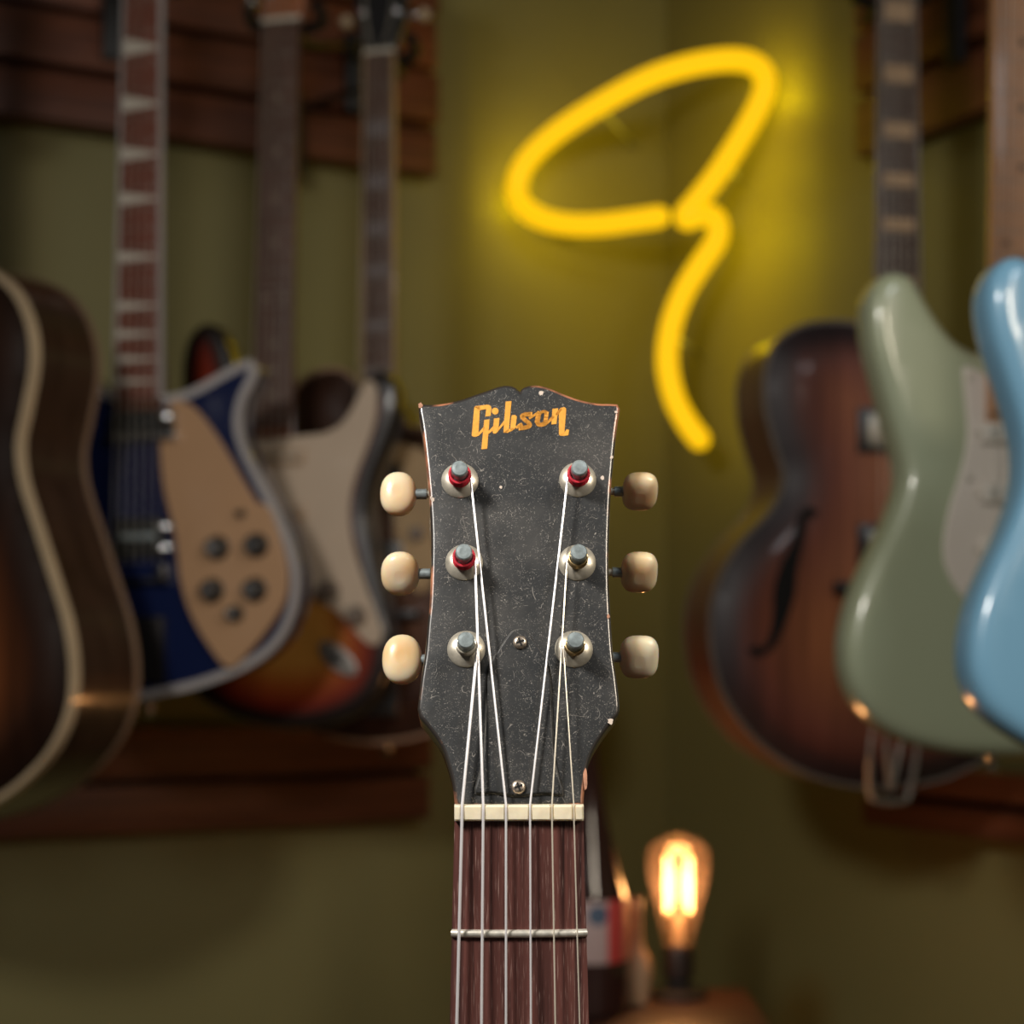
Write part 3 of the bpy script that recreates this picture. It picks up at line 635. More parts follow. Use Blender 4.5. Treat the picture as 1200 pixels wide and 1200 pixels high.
MB().prism(smooth_closed([(*fh.loc(x, y, -0.003),) for x, y in gh], 3), -0.003, 0.001, 0.0008).build('pickguard', white_pg, rh)
Nh = add_neck(rh, fh, (1325, 1395, 0), (1318, 1402, 470), 790, scale=0.648, off=-0.013, nfr=21, inlay=('dot', (3, 5, 7, 9, 12, 15, 17, 19), mat('dark_dots', (0.07, 0.035, 0.02), 0.5)), wood_m=maple, head='six', head_m=maple, bridge_off=-0.014, heel=0.07)
x, z = fh.loc(1360, 790, -0.006); MB().box(x - 0.04, x + 0.04, -0.006, 0.001, z - 0.02, z + 0.012, 0.002).build('bridge', chrome, rh)
for py in (520, 590, 665):
    x, z = fh.loc(1360, py, -0.006); MB().box(x - 0.036, x + 0.036, -0.009, -0.002, z - 0.009, z + 0.009, 0.004).build('pickup', wpl, rh)

for fr, N, wl, lb, *bp_ in ((fa, Na, WL, 'black hanger of the cream-bound archtop at the left edge'), (fb, Nb, WL, 'black hanger of the dark blue guitar', (131, 22)),
                      (fc, Nc, WL, 'black hanger of the sunburst guitar with parchment pickguard', (414, 86)), (fd, Nd, WL, 'black hanger beside the dark headstock nearest the corner'),
                      (fe, Ne, WR, 'black hanger of the red-brown archtop right of the neon', (1122, 22)), (fg, Ng, WR, 'black hanger of the sage green guitar'),
                      (fh, Nh, WR, 'black hanger of the sky blue guitar at the right edge')):
    hanger(fr, N, wl, lb, bp_[0] if bp_ else None)

# ------------------------------------------------------------------ side table, bulb lamp, bottle, vase
TZ = CH - (1168 - HZ) / F * 1.78
tbm = wood('table_red_wood', (0.032, 0.009, 0.006), (0.06, 0.017, 0.010), (12, 1, 1), 9, 0.5)
tb = empty('side_table', Matrix.Translation((0.12, 1.66, 0)), 'small red-brown wooden table under the glowing bulb', 'table')
MB().box(-0.13, 0.128, -0.2, 0.17, TZ - 0.03, TZ, 0.004).build('tabletop', tbm, tb)
MB().box(-0.11, 0.108, -0.175, 0.145, TZ - 0.10, TZ - 0.0305, 0.003).build('apron', tbm, tb)
for sx in (-0.095, 0.093):
    for sy in (-0.16, 0.13): MB().box(sx - 0.018, sx + 0.018, sy - 0.018, sy + 0.018, 0, TZ - 0.1005, 0.003).build('leg', tbm, tb)

BX = (795 - 600) / F * 1.78
lm = empty('bulb_lamp', Matrix.Translation((BX, 1.78, TZ)), 'glowing filament bulb upright in a dark socket on the small table', 'lamp')
sc = F / 1.78
def bz(py): return CH - (py - HZ) / F * 1.78 - TZ
MB().lathe((0, 0, 0), [(0.030, 0.0), (0.030, 0.006), (0.012, 0.012), (0.012, 0.020)], axis='z', seg=24).build('base', black_mt, lm)
MB().lathe((0, 0, 0), [(0.012, 0.018), (0.0165, 0.022), (0.0165, bz(1112)), (0.0145, bz(1106))], axis='z', seg=24).build('socket', mat('dark_bakelite', (0.025, 0.014, 0.01), 0.4), lm)
glass, t, b = new_mat('amber_glass')
# thin amber glass: mostly clear, tinted, with a faint glow scattered in the coating
for n in list(t.nodes):
    if n.type != 'OUTPUT_MATERIAL': t.nodes.remove(n)
out = [n for n in t.nodes if n.type == 'OUTPUT_MATERIAL'][0]
tp_ = t.nodes.new('ShaderNodeBsdfTransparent'); tp_.inputs[0].default_value = (1.0, 0.80, 0.60, 1)
gl = t.nodes.new('ShaderNodeBsdfGlossy'); gl.inputs['Roughness'].default_value = 0.08; gl.inputs['Color'].default_value = (1, .9, .8, 1)
df = t.nodes.new('ShaderNodeBsdfTranslucent'); df.inputs[0].default_value = (0.9, 0.55, 0.40, 1)
m1 = t.nodes.new('ShaderNodeMixShader'); m1.inputs[0].default_value = 0.08
m2 = t.nodes.new('ShaderNodeMixShader'); m2.inputs[0].default_value = 0.06
t.links.new(tp_.outputs[0], m1.inputs[1]); t.links.new(gl.outputs[0], m1.inputs[2])
t.links.new(m1.outputs[0], m2.inputs[1]); t.links.new(df.outputs[0], m2.inputs[2]); t.links.new(m2.outputs[0], out.inputs['Surface'])
prof = [(17, 1108), (19, 1095), (23, 1075), (29, 1050), (34, 1028), (36, 1010), (34, 997), (27, 988), (15, 982), (6, 978), (1, 976)]
prof = smooth_open([(r / sc, bz(y)) for r, y in prof], 3)
MB().lathe((0, 0, 0), prof, axis='z', seg=32).build('bulb_glass', glass, lm, angle=80)
fil = emit('filament', (1.0, 0.52, 0.18), 17)
fm = MB()
fs = MB().tube([(0, 0, bz(1108)), (0, 0, bz(1080)), (0, 0, bz(1070))], [0.006, 0.005, 0.002], 10).build('stem', mat('stem_glass', (0.7, 0.55, 0.4), 0.2), lm)
for k in range(8):
    a = (0.35, 0.75, -0.35, -0.75, 2.79, 2.39, -2.79, -2.39)[k]; r0 = 0.0135
    MB().tube([(r0 * math.cos(a), r0 * math.sin(a), bz(1068)), (r0 * math.cos(a + .1), r0 * math.sin(a + .1), bz(1005))], 0.00085, 6).build('filament', fil, lm)
MB().tube([(0, 0, bz(1075)), (0, 0, bz(1003))], 0.0009, 6).build('support_rod', steel_dark, fs)
pl = bpy.data.lights.new('bulb_light', 'POINT'); pl.energy = 0.85; pl.color = (1.0, 0.56, 0.24); pl.shadow_soft_size = 0.02
po = bpy.data.objects.new('bulb_light', pl); COL.objects.link(po); po.location = (BX, 1.78, TZ + bz(1035))

# bottle
BD = 1.70
def wz(py, D): return CH - (py - HZ) / F * D
bo = empty('bottle', Matrix.Translation(((689 - 600) / F * BD, BD, TZ)), 'dark brown bottle with a red and white label behind the guitar neck', 'bottle')
u = BD / F
base = TZ
def bh(py): return wz(py, BD) - TZ
prof = [(30, 0), (44, 0.003), (47, 0.012), (47, bh(1060)), (44, bh(1046)), (38, bh(1025)), (30, bh(990)), (21, bh(950)), (15, bh(915)), (12, bh(890)), (12, bh(870)), (14, bh(868)), (14, bh(858)), (8, bh(857))]
MB().lathe((0, 0, 0), [(r * u, h) for r, h in prof], axis='z', seg=36).build('glass', mat('brown_glass', (0.030, 0.012, 0.009), 0.08), bo, angle=50)
def label_mat():
    m, t, b = new_mat('bottle_label')
    tc = t.nodes.new('ShaderNodeTexCoord'); sp = t.nodes.new('ShaderNodeSeparateXYZ'); t.links.new(tc.outputs['Object'], sp.inputs[0])
    r = t.nodes.new('ShaderNodeValToRGB'); r.color_ramp.interpolation = 'CONSTANT'
    mr = t.nodes.new('ShaderNodeMapRange'); mr.inputs['From Min'].default_value = -0.04; mr.inputs['From Max'].default_value = 0.04
    t.links.new(sp.outputs['X'], mr.inputs['Value']); t.links.new(mr.outputs['Result'], r.inputs['Fac'])
    e = r.color_ramp.elements; e[0].position = 0; e[0].color = (0.42, 0.30, 0.28, 1); e[1].position = 0.72; e[1].color = (0.5, 0.05, 0.04, 1)
    k = r.color_ramp.elements.new(0.92); k.color = (0.45, 0.18, 0.12, 1)
    # blue roundel
    vd = t.nodes.new('ShaderNodeVectorMath'); vd.operation = 'DISTANCE'
    cmb = t.nodes.new('ShaderNodeCombineXYZ'); t.links.new(sp.outputs['X'], cmb.inputs[0]); t.links.new(sp.outputs['Z'], cmb.inputs[2])
    t.links.new(cmb.outputs[0], vd.inputs[0]); vd.inputs[1].default_value = (0.008, 0, bh(1066))
    lt = t.nodes.new('ShaderNodeMath'); lt.operation = 'LESS_THAN'; lt.inputs[1].default_value = 0.010
    t.links.new(vd.outputs['Value'], lt.inputs[0])
    mx = t.nodes.new('ShaderNodeMix'); mx.data_type = 'RGBA'; t.links.new(lt.outputs[0], mx.inputs['Factor']); t.links.new(r.outputs['Color'], mx.inputs[6]); mx.inputs[7].default_value = (0.06, 0.09, 0.14, 1)
    t.links.new(mx.outputs[2], b.inputs['Base Color']); b.inputs['Roughness'].default_value = 0.6
    return m
MB().lathe((0, 0, 0), [(47.6 * u, bh(1122)), (47.9 * u, bh(1121)), (47.9 * u, bh(1051)), (47.6 * u, bh(1050))], axis='z', seg=36).build('paper_label', label_mat(), bo)
# vase
vd_ = empty('vase', Matrix.Translation(((745 - 600) / F * 1.74, 1.74, TZ)), 'small tan ceramic bud vase between the bottle and the bulb', 'vase')
v = 1.74 / F
def vh(py): return wz(py, 1.74) - TZ
MB().lathe((0, 0, 0), smooth_open([(9 * v, 0.0), (15 * v, 0.003), (19 * v, vh(1145)), (17 * v, vh(1125)), (9 * v, vh(1108)), (7 * v, vh(1085)), (8 * v, vh(1065)), (6.5 * v, vh(1055))], 3), axis='z', seg=28).build('vessel', mat('tan_ceramic', (0.42, 0.26, 0.15), 0.5, vary=0.15, scale=60), vd_)
MB().lathe((0, 0, 0), [(7.6 * v, vh(1057)), (8.4 * v, vh(1056)), (8.0 * v, vh(1053)), (6.0 * v, vh(1053)), (6.0 * v, vh(1058))], axis='z', seg=20).build('rim', mat('glazed_rim', (0.35, 0.16, 0.09), 0.3), vd_)

# ================================================================== the guitar in front
PSI = 1.0
D0 = 0.540
gf = Frame(608, 953, D0, PSI)                 # plane of the fingerboard's face
hf = Frame(608, 944, D0 + 0.0015, PSI, 15)    # plane of the headstock's face, leaning back
G = empty('acoustic_guitar', gf.M, 'acoustic guitar with scratched black headstock in sharp focus in front', 'guitar')
H2G = gf.M.inverted() @ hf.M
def head_mat():
    m, t, b = new_mat('worn_black_lacquer')
    N = t.nodes.new; Lk = t.links.new
    tc = N('ShaderNodeTexCoord')
    def noise(scale, detail=3, vec=None):
        n = N('ShaderNodeTexNoise'); n.inputs['Scale'].default_value = scale; n.inputs['Detail'].default_value = detail
        Lk(vec or tc.outputs['Object'], n.inputs['Vector']); return n
    def ramp(src, a, b_):
        r = N('ShaderNodeMapRange'); r.inputs['From Min'].default_value = a; r.inputs['From Max'].default_value = b_; r.clamp = True
        Lk(src, r.inputs['Value']); return r.outputs['Result']
    def math_(op, x, y):
        n = N('ShaderNodeMath'); n.operation = op
        for i, q in enumerate((x, y)):
            if isinstance(q, (int, float)): n.inputs[i].default_value = q
            else: Lk(q, n.inputs[i])
        return n.outputs[0]
    # dust specks of several sizes and strengths, gathered in patches
    dn = N('ShaderNodeTexNoise'); dn.inputs['Scale'].default_value = 200; Lk(tc.outputs['Object'], dn.inputs['Vector'])
    wv = N('ShaderNodeVectorMath'); wv.operation = 'MULTIPLY_ADD'; Lk(dn.outputs['Color'], wv.inputs[0]); wv.inputs[1].default_value = (0.004, 0.004, 0.004); Lk(tc.outputs['Object'], wv.inputs[2])
    fac = None
    for sc_, r0, gate, st_ in ((1300, 0.30, 0.50, 0.9), (620, 0.16, 0.60, 1.0), (330, 0.11, 0.64, 1.0), (2200, 0.42, 0.44, 0.6)):
        vo = N('ShaderNodeTexVoronoi'); vo.inputs['Scale'].default_value = sc_; Lk(wv.outputs[0], vo.inputs['Vector'])
        sp = N('ShaderNodeSeparateColor'); Lk(vo.outputs['Color'], sp.inputs[0])
        s1 = math_('MULTIPLY', ramp(vo.outputs['Distance'], r0, r0 * 0.4), ramp(sp.outputs[0], 0.35, 1.0))
        g = ramp(noise(130 + sc_ * 0.1, 3).outputs['Fac'], gate - 0.06, gate + 0.1)
        q = math_('MULTIPLY', math_('MULTIPLY', s1, g), st_); fac = q if fac is None else math_('MAXIMUM', fac, q)
    # short curved hairline scratches: thin level curves of a noise, broken up by another
    for sc_, off_, gt in ((230, 0.0, 0.60), (120, 7.3, 0.64), (330, 3.1, 0.61)):
        mp = N('ShaderNodeMapping'); mp.inputs['Location'].default_value = (off_, off_, off_); Lk(tc.outputs['Object'], mp.inputs['Vector'])
        nz = noise(sc_, 0, mp.outputs['Vector']); ab = math_('ABSOLUTE', math_('SUBTRACT', nz.outputs['Fac'], 0.5), 0)
        g = ramp(noise(sc_ * 1.1, 1).outputs['Fac'], gt, gt + 0.04)
        q = math_('MULTIPLY', math_('MULTIPLY', ramp(ab, sc_ * 0.00004, sc_ * 0.000012), g), 0.55); fac = math_('MAXIMUM', fac, q)
    dust = math_('MULTIPLY', ramp(noise(55, 6).outputs['Fac'], 0.42, 0.75), 0.07)
    r = N('ShaderNodeMix'); r.data_type = 'RGBA'; Lk(math_('ADD', math_('MULTIPLY', fac, 0.75), dust), r.inputs['Factor'])
    r.inputs[6].default_value = (0.010, 0.011, 0.012, 1); r.inputs[7].default_value = (0.45, 0.41, 0.36, 1)
    Lk(r.outputs[2], b.inputs['Base Color'])
    b.inputs['Roughness'].default_value = 0.52
    Lk(ramp(noise(90, 5).outputs['Fac'], 0.2, 0.9), b.inputs['Roughness'])
    rr = N('ShaderNodeMapRange'); rr.inputs['To Min'].default_value = 0.42; rr.inputs['To Max'].default_value = 0.62
    Lk(noise(90, 5).outputs['Fac'], rr.inputs['Value']); Lk(rr.outputs['Result'], b.inputs['Roughness'])
    bp = N('ShaderNodeBump'); bp.inputs['Strength'].default_value = 0.35; bp.inputs['Distance'].default_value = 0.0004
    Lk(math_('ADD', noise(160, 6).outputs['Fac'], math_('MULTIPLY', fac, -0.4)), bp.inputs['Height']); Lk(bp.outputs['Normal'], b.inputs['Normal'])
    return m
lac = head_mat()
ho = [(491.0, 472.5), (505, 473.2), (522, 471.5), (540, 467.5), (556, 462), (572.7, 456.3), (586.7, 451.5), (598, 450.9), (605.3, 454), (609.4, 457.6), (613.5, 453.4), (622, 450.7), (633, 450.9), (645, 454.2), (662.5, 461.5), (680, 467.6), (700, 471.6), (714, 472), (724, 472.6),
      (726.8, 478), (722.5, 505), (718, 550), (715, 595), (713.6, 640), (713.8, 685), (716, 730), (718.5, 765), (722.5, 794), (726, 827), (724.5, 838), (712, 854), (700, 872), (691.5, 890), (686.8, 911), (684.6, 932), (684.2, 945),
      (533, 945), (530.5, 920), (525.4, 899), (517, 875), (503.5, 855), (491.5, 840.5), (489.2, 830), (493.5, 794), (498, 765), (501, 730), (503.6, 700), (505.3, 640), (503.6, 595), (499.8, 550), (494.7, 505), (490.5, 480)]
HP = [(*hf.loc(x, y),) for x, y in ho]
HP2 = []
sharp = {0, 9, 18, 19, 29, 35, 36, 41, 42, 51}
nH = len(HP)
for i in range(nH):
    p0, p1, p2, p3 = (HP[(i + j) % nH] for j in (-1, 0, 1, 2))
    if i in sharp: p0 = (2 * p1[0] - p2[0], 2 * p1[1] - p2[1])
    if (i + 1) % nH in sharp: p3 = (2 * p2[0] - p1[0], 2 * p2[1] - p1[1])
    for a in range(3):
        tt = a / 3; t2 = tt * tt; t3 = t2 * tt
        HP2.append(tuple(0.5 * (2 * p1[c] + (-p0[c] + p2[c]) * tt + (2 * p0[c] - 5 * p1[c] + 4 * p2[c] - p3[c]) * t2 + (-p0[c] + 3 * p1[c] - 3 * p2[c] + p3[c]) * t3) for c in (0, 1)))
edge_m, t, b = new_mat('worn_edge')
n = t.nodes.new('ShaderNodeTexNoise'); n.inputs['Scale'].default_value = 45; n.inputs['Detail'].default_value = 6
tc = t.nodes.new('ShaderNodeTexCoord'); t.links.new(tc.outputs['Object'], n.inputs['Vector'])
r = t.nodes.new('ShaderNodeValToRGB'); t.links.new(n.outputs['Fac'], r.inputs['Fac'])
r.color_ramp.elements[0].position = 0.47; r.color_ramp.elements[0].color = (0.03, 0.025, 0.022, 1); r.color_ramp.elements[1].position = 0.56; r.color_ramp.elements[1].color = (0.42, 0.17, 0.09, 1)
t.links.new(r.outputs['Color'], b.inputs['Base Color']); b.inputs['Roughness'].default_value = 0.3; b.inputs['Coat Weight'].default_value = 1.0; b.inputs['Coat Roughness'].default_value = 0.18
MB().prism(HP2, -0.00005, 0.0145, 0.0013, 5).xf(H2G).build('headstock', edge_m, G, angle=50)
body_solid(inset(ccw(HP2), 0.00105), 0.0012, 0.0002, 0, step=0.006).xf(H2G @ Matrix.Translation((0, -0.0001, 0))).build('headstock_face', lac, G, angle=50)
# small chips of bare wood and nicks on the face
chip_m = mat('bare_wood_chip', (0.42, 0.20, 0.12), 0.6, vary=0.3, scale=400)
nick_m = mat('pale_nick', (0.60, 0.50, 0.42), 0.6)
for (x, y, rx, ry, mm) in ((634, 460.5, 2.9, 2.9, nick_m), (715.5, 845, 3.2, 3.6, nick_m), (685.8, 913, 2.6, 13, chip_m), (492.8, 475, 2.4, 3.2, chip_m), (706, 560, 2.2, 2.2, nick_m), (507, 585, 2.2, 2.4, nick_m), (587, 571, 1.6, 1.8, nick_m), (716.5, 536, 1.8, 2.0, nick_m), (713, 722, 1.6, 2.6, chip_m), (722, 483, 2.2, 1.6, nick_m), (505, 583, 1.4, 1.6, nick_m)):
    P = []
    for k in range(14):
        a = 2 * math.pi * k / 14; q = 1 + random.uniform(-0.25, 0.25)
        P.append(hf.loc(x + rx * q * math.cos(a), y + ry * q * math.sin(a), -0.0002))
    MB().prism(P, -0.00022, 0.0008).xf(H2G).build('chip', mm, G)

# gold lettering
logo_m = mat('gold_lettering', (0.80, 0.37, 0.055), 0.4, metal=0.15, vary=0.12, scale=900)
LO = -0.00022
def lp(X, Y): return hf.loc(540 + X * 0.11667, 440 + Y * 0.11667, LO)
mb = MB()
polys = [[(135, 318), (194, 308), (178, 575), (155, 614), (128, 616), (110, 605), (110, 592)],
         [(135, 318), (150, 308), (265, 293), (292, 299), (308, 322), (300, 405), (245, 413), (256, 338), (190, 348)],
         [(155, 614), (178, 575), (237, 505), (233, 552), (178, 606)],
         [(235, 447), (289, 440), (265, 735), (206, 742)],
         [(278, 560), (332, 500), (327, 548), (274, 592)],
         [(333, 432), (389, 425), (376, 560), (352, 583), (328, 584), (320, 570)],
         [(375, 530), (437, 448), (433, 492), (371, 562)],
         [(450, 262), (509, 257), (480, 575), (428, 574)],
         [(428, 574), (478, 538), (548, 526), (548, 532), (502, 562)],
         [(512, 400), (545, 396), (563, 412), (549, 530), (500, 556), (496, 530), (506, 424)],
         [(920, 335), (977, 329), (961, 486), (910, 492)],
         [(985, 362), (1010, 324), (1040, 316), (1056, 330), (1058, 350), (1041, 580), (1005, 607), (986, 595)],
         [(998, 606), (1040, 575), (1062, 540), (1088, 546), (1080, 600), (1040, 606)]]
for P in polys: mb.prism([lp(x, y) for x, y in P], LO, 0.0003)
mb.prism([lp(345 + 34 * math.cos(k * math.pi / 9), 358 + 34 * math.sin(k * math.pi / 9)) for k in range(18)], LO, 0.0003)
def stroke(L, wd):
    L = smooth_open(L, 4)
    for i, ((x0, y0), (x1, y1)) in enumerate(zip(L, L[1:])):
        dx, dy = x1 - x0, y1 - y0; l = math.hypot(dx, dy) or 1; nx, ny = -dy / l * wd / 2, dx / l * wd / 2; ex, ey = dx / l * wd * .22, dy / l * wd * .22
        mb.prism([lp(x0 + nx - ex, y0 + ny - ey), lp(x1 + nx + ex, y1 + ny + ey), lp(x1 - nx + ex, y1 - ny + ey), lp(x0 - nx - ex, y0 - ny - ey)], LO, 0.0003)
stroke([(560, 522), (600, 490), (612, 500)], 26)
stroke([(708, 388), (650, 392), (616, 410), (640, 442), (684, 478), (690, 505), (650, 522), (590, 530)], 42)
stroke([(690, 428), (735, 400), (782, 366)], 22)
stroke([(782, 385), (768, 465)], 50)
stroke([(768, 470), (785, 492), (825, 490), (850, 470)], 42)
stroke([(850, 470), (862, 372)], 42)
stroke([(862, 372), (840, 362), (800, 372), (785, 385)], 28)
stroke([(845, 492), (890, 455), (930, 412)], 26)
stroke([(962, 395), (985, 362), (1010, 336)], 26)
mb.xf(H2G).build('logo', logo_m, G, flat=True)

# truss rod cover with two screws
tc_px = [(609, 737), (600, 740), (592, 750), (583, 764), (575, 776), (571, 792), (570.5, 830), (568.5, 870), (565, 893), (560, 914), (557.5, 929), (575, 928), (592, 930.5), (608, 932), (624, 930.5), (642, 929), (659, 930.5), (656, 914), (650.5, 893), (648, 870), (646.5, 830), (644, 790), (639, 772), (631, 760), (624, 750), (618, 740)]
MB().prism(inset(ccw(smooth_closed([(*hf.loc(x, y, -0.0014),) for x, y in tc_px], 2)), -0.00035), -0.0004, 0.0003, 0.0001).xf(H2G).build('dust_line', mat('dusty_edge', (0.10, 0.095, 0.085), 0.8, vary=0.6, scale=300), G)
cov = MB().prism(smooth_closed([(*hf.loc(x, y, -0.0014),) for x, y in tc_px], 2), -0.0014, 0.0, 0.0004).xf(H2G).build('truss_rod_cover', lac, G)
def screw(px, py, root, rpx=7.8):
    x, z = hf.loc(px, py, -0.002); rr = rpx / 3.45 / 1000
    m_ = MB().lathe((x, -0.0014, z), [(rr, 0.0), (rr, -0.0005), (rr * 0.86, -0.0010), (rr * 0.55, -0.0013), (rr * 0.5, -0.0013)], seg=24).xf(H2G).build('screw', mat('screw_steel', (0.62, 0.52, 0.42), 0.35, 0.9, vary=0.3, scale=700), root)
    q = MB()
    for a in (20, 110):
        c_, s_ = math.cos(rad(a)), math.sin(rad(a)); l, w2 = rr * 0.62, rr * 0.14
        q.prism([(x + l * c_ - w2 * s_, z + l * s_ + w2 * c_), (x + l * c_ + w2 * s_, z + l * s_ - w2 * c_), (x - l * c_ + w2 * s_, z - l * s_ - w2 * c_), (x - l * c_ - w2 * s_, z - l * s_ + w2 * c_)], -0.00285, -0.002)
    q.xf(H2G).build('screw_slot', mat('slot_black', (0.005, 0.005, 0.005), 0.8), m_)
screw(609.4, 752.5, cov); screw(607.6, 922, cov)

# tuning machines
red_silk = mat('red_silk_winding', (0.55, 0.015, 0.035), 0.7, vary=0.3, scale=900)
posts = {'TL': (539, 563.5), 'ML': (544, 659.5), 'BL': (546.4, 761), 'TR': (677, 562.5), 'MR': (676.3, 659.8), 'BR': (672.4, 761)}
POST = {}
brass = mat('bronze_winding', (0.55, 0.40, 0.20), 0.35, 1.0)
ivory, t, b = new_mat('ivoroid_button')
tc = t.nodes.new('ShaderNodeTexCoord'); n = t.nodes.new('ShaderNodeTexNoise'); n.inputs['Scale'].default_value = 55; n.inputs['Detail'].default_value = 2
r = t.nodes.new('ShaderNodeValToRGB'); r.color_ramp.elements[0].position = 0.35; r.color_ramp.elements[0].color = (0.88, 0.80, 0.62, 1); r.color_ramp.elements[1].position = 0.72; r.color_ramp.elements[1].color = (0.80, 0.52, 0.24, 1)
t.links.new(tc.outputs['Object'], n.inputs['Vector']); t.links.new(n.outputs['Fac'], r.inputs['Fac']); t.links.new(r.outputs['Color'], b.inputs['Base Color'])
b.inputs['Roughness'].default_value = 0.32; b.inputs['Coat Weight'].default_value = 0.3
b.inputs['Subsurface Weight'].default_value = 0.5; b.inputs['Subsurface Radius'].default_value = (0.006, 0.003, 0.0012); b.inputs['Subsurface Scale'].default_value = 1.0
for key, (px, py) in posts.items():
    x, z = hf.loc(px, py)
    POST[key] = (x, z)
    p = MB().lathe((x, 0, z), [(0.0027, 0.0), (0.0027, -0.0048), (0.0021, -0.0058), (0.0021, -0.0068), (0.0027, -0.0078), (0.00275, -0.0112), (0.0024, -0.0117), (0.0014, -0.0118)], seg=28).xf(H2G).build('tuning_post', steel_dark, G, angle=35)
    rr = 0.0062
    MB().lathe((x, 0, z), [(rr, 0.0), (rr, -0.0004), (rr * 0.92, -0.0011), (rr * 0.70, -0.0016), (rr * 0.58, -0.0021), (0.003, -0.0022)], seg=36).xf(H2G).build('bushing', nickel, p, angle=35)
    red = key in ('TL', 'ML', 'TR')
    turns = MB()
    for k in range(4):
        y = -0.0030 - k * 0.00095; rad_ = 0.0030 + (0.0003 if red else 0)
        turns.tube([(x + rad_ * math.cos(a * math.pi / 10), y - a / 20 * 0.00095, z + rad_ * math.sin(a * math.pi / 10)) for a in range(21)], 0.00052 if red else 0.00036, 8)
    turns.xf(H2G).build('string_winding', red_silk if red else (brass if key[1] == 'R' else nickel), p)
btn = {'TL': (466.8, 579, 43, 54, 0), 'ML': (469, 672.4, 45, 47, 35), 'BL': (471.3, 773, 46, 59, 0), 'TR': (750, 576, 42, 32, 62), 'MR': (749, 670.6, 43, 37, 52), 'BR': (749, 770, 45, 41, 42)}
def superell(c, a, b_, d, ang, n1=2.6, n2=2.4, sg=28):
    """flattened rounded button: half sizes a (x), b_ (z), d (y), turned about x"""
    rings = []; M = Matrix.Translation(c) @ Matrix.Rotation(rad(ang), 4, 'X')
    def sp_(v, e): return math.copysign(abs(v) ** e, v)
    for i in range(1, 14):
        ph = -math.pi / 2 + math.pi * i / 14
        rings.append([M @ Vector((a * sp_(math.cos(ph), 2 / n2) * sp_(math.cos(t_), 2 / n1), d * sp_(math.sin(ph), 2 / n2), b_ * sp_(math.cos(ph), 2 / n2) * sp_(math.sin(t_), 2 / n1))) for t_ in [2 * math.pi * k / sg for k in range(sg)]])
    return MB().loft(rings)
for key, (px, py, wpx, hpx, ang) in btn.items():
    off = 0.020
    x, z = hf.loc(px, py, off)
    sc_ = 0.001 / 3.42
    hx = wpx * sc_ / 2; hz = (hpx if ang == 0 else 53) * sc_ / 2
    lft = key[1] == 'L'
    xp, zp = POST[key]
    bt = superell((x, off, z), hx, hz, 0.0042 if lft else 0.0040, ang, 2.25 if lft else 3.0).xf(H2G).build('tuner_button', ivory, G, angle=80)
    MB().tube([(xp, 0.020, z), (x + (hx * 0.9 if lft else -hx * 0.9), 0.020, z)], 0.00125, 10).xf(H2G).build('shaft', nickel, bt)
    MB().tube([(x + (hx * 1.55 if lft else -hx * 1.45), 0.020, z), (x + (hx * 0.9 if lft else -hx * 0.9), 0.020, z)], 0.0018, 10).xf(H2G).build('collar', steel_dark, bt)
    MB().box(xp - 0.0045, xp + 0.0045, 0.0147, 0.024, zp - 0.008, zp + 0.008, 0.001).xf(H2G).build('gear_housing', nickel, G)

# nut
def gl_(px, py, off=0.0): return gf.loc(px, py, off)
nx0, nz0 = gl_(532.5, 962, -0.001); nx1, nz1 = gl_(684, 943, -0.001)
bone = mat('aged_bone', (0.86, 0.76, 0.56), 0.35, coat=0.2, vary=0.10, scale=250, sss=0.2)
SN = [541.6, 566.3, 593, 621.2, 646.8, 672.4]
strx = [gl_(x, 953, -0.002)[0] for x in SN]
edges = [nx0] + [v_ for s_ in strx for v_ in (s_ - 0.0006, s_ + 0.0006)] + [nx1]
mb = MB()
P = [(nx0, 0.006)]
for s_ in strx: P += [(s_ - 0.0007, -0.0022), (s_ - 0.0003, -0.0015), (s_ + 0.0003, -0.0015), (s_ + 0.0007, -0.0022)]
prof = [(nx0, 0.006), (nx0, -0.0016), (nx0 + 0.0006, -0.0022)] + P[1:] + [(nx1 - 0.0006, -0.0022), (nx1, -0.0016), (nx1, 0.006)]
mb.loft([[(x, y + (0.0006 if e else 0), z) for x, y in prof] for z, e in ((nz0, 1), (nz0 + 0.0006, 0), (nz1 - 0.0006, 0), (nz1, 1))])
mb.build('nut', bone, G, angle=30)

# fingerboard, neck and frets (down to the body)
def fx(px0, px1, z):   # interpolate edges between rows 962 and 1200
    return px0 + (px1 - px0) * (z - nz0) / (gl_(600, 1200)[1] - nz0)
xl0, xl1 = gl_(532.5, 962)[0], gl_(527, 1200)[0]; xr0, xr1 = gl_(684, 962)[0], gl_(690.5, 1200)[0]
zT = nz0 + 0.0; SCL = (nz0 - gl_(600, 1094)[1]) / (1 - 2 ** (-1 / 12))
zB = zT - SCL * (1 - 2 ** (-19.7 / 12))
XL = lambda z: fx(xl0, xl1, z); XR = lambda z: fx(xr0, xr1, z)
wmax = 0.0275
XLc = lambda z: max(XL(z), -wmax + (xl0 + xr0) / 2 + 0.0); XRc = lambda z: min(XR(z), wmax + (xl0 + xr0) / 2)
fbm = wood('rosewood_fingerboard', (0.030, 0.014, 0.013), (0.15, 0.055, 0.045), (0.22, 1, 9), 26, 0.36, coat=0.25,
           pores=(1.0, (3200, 300, 110), 0.60, 0.80, (0.42, 0.28, 0.24)), lo=0.3, hi=0.72, bump=0.4)
rings = []
mid = (xl0 + xr0) / 2
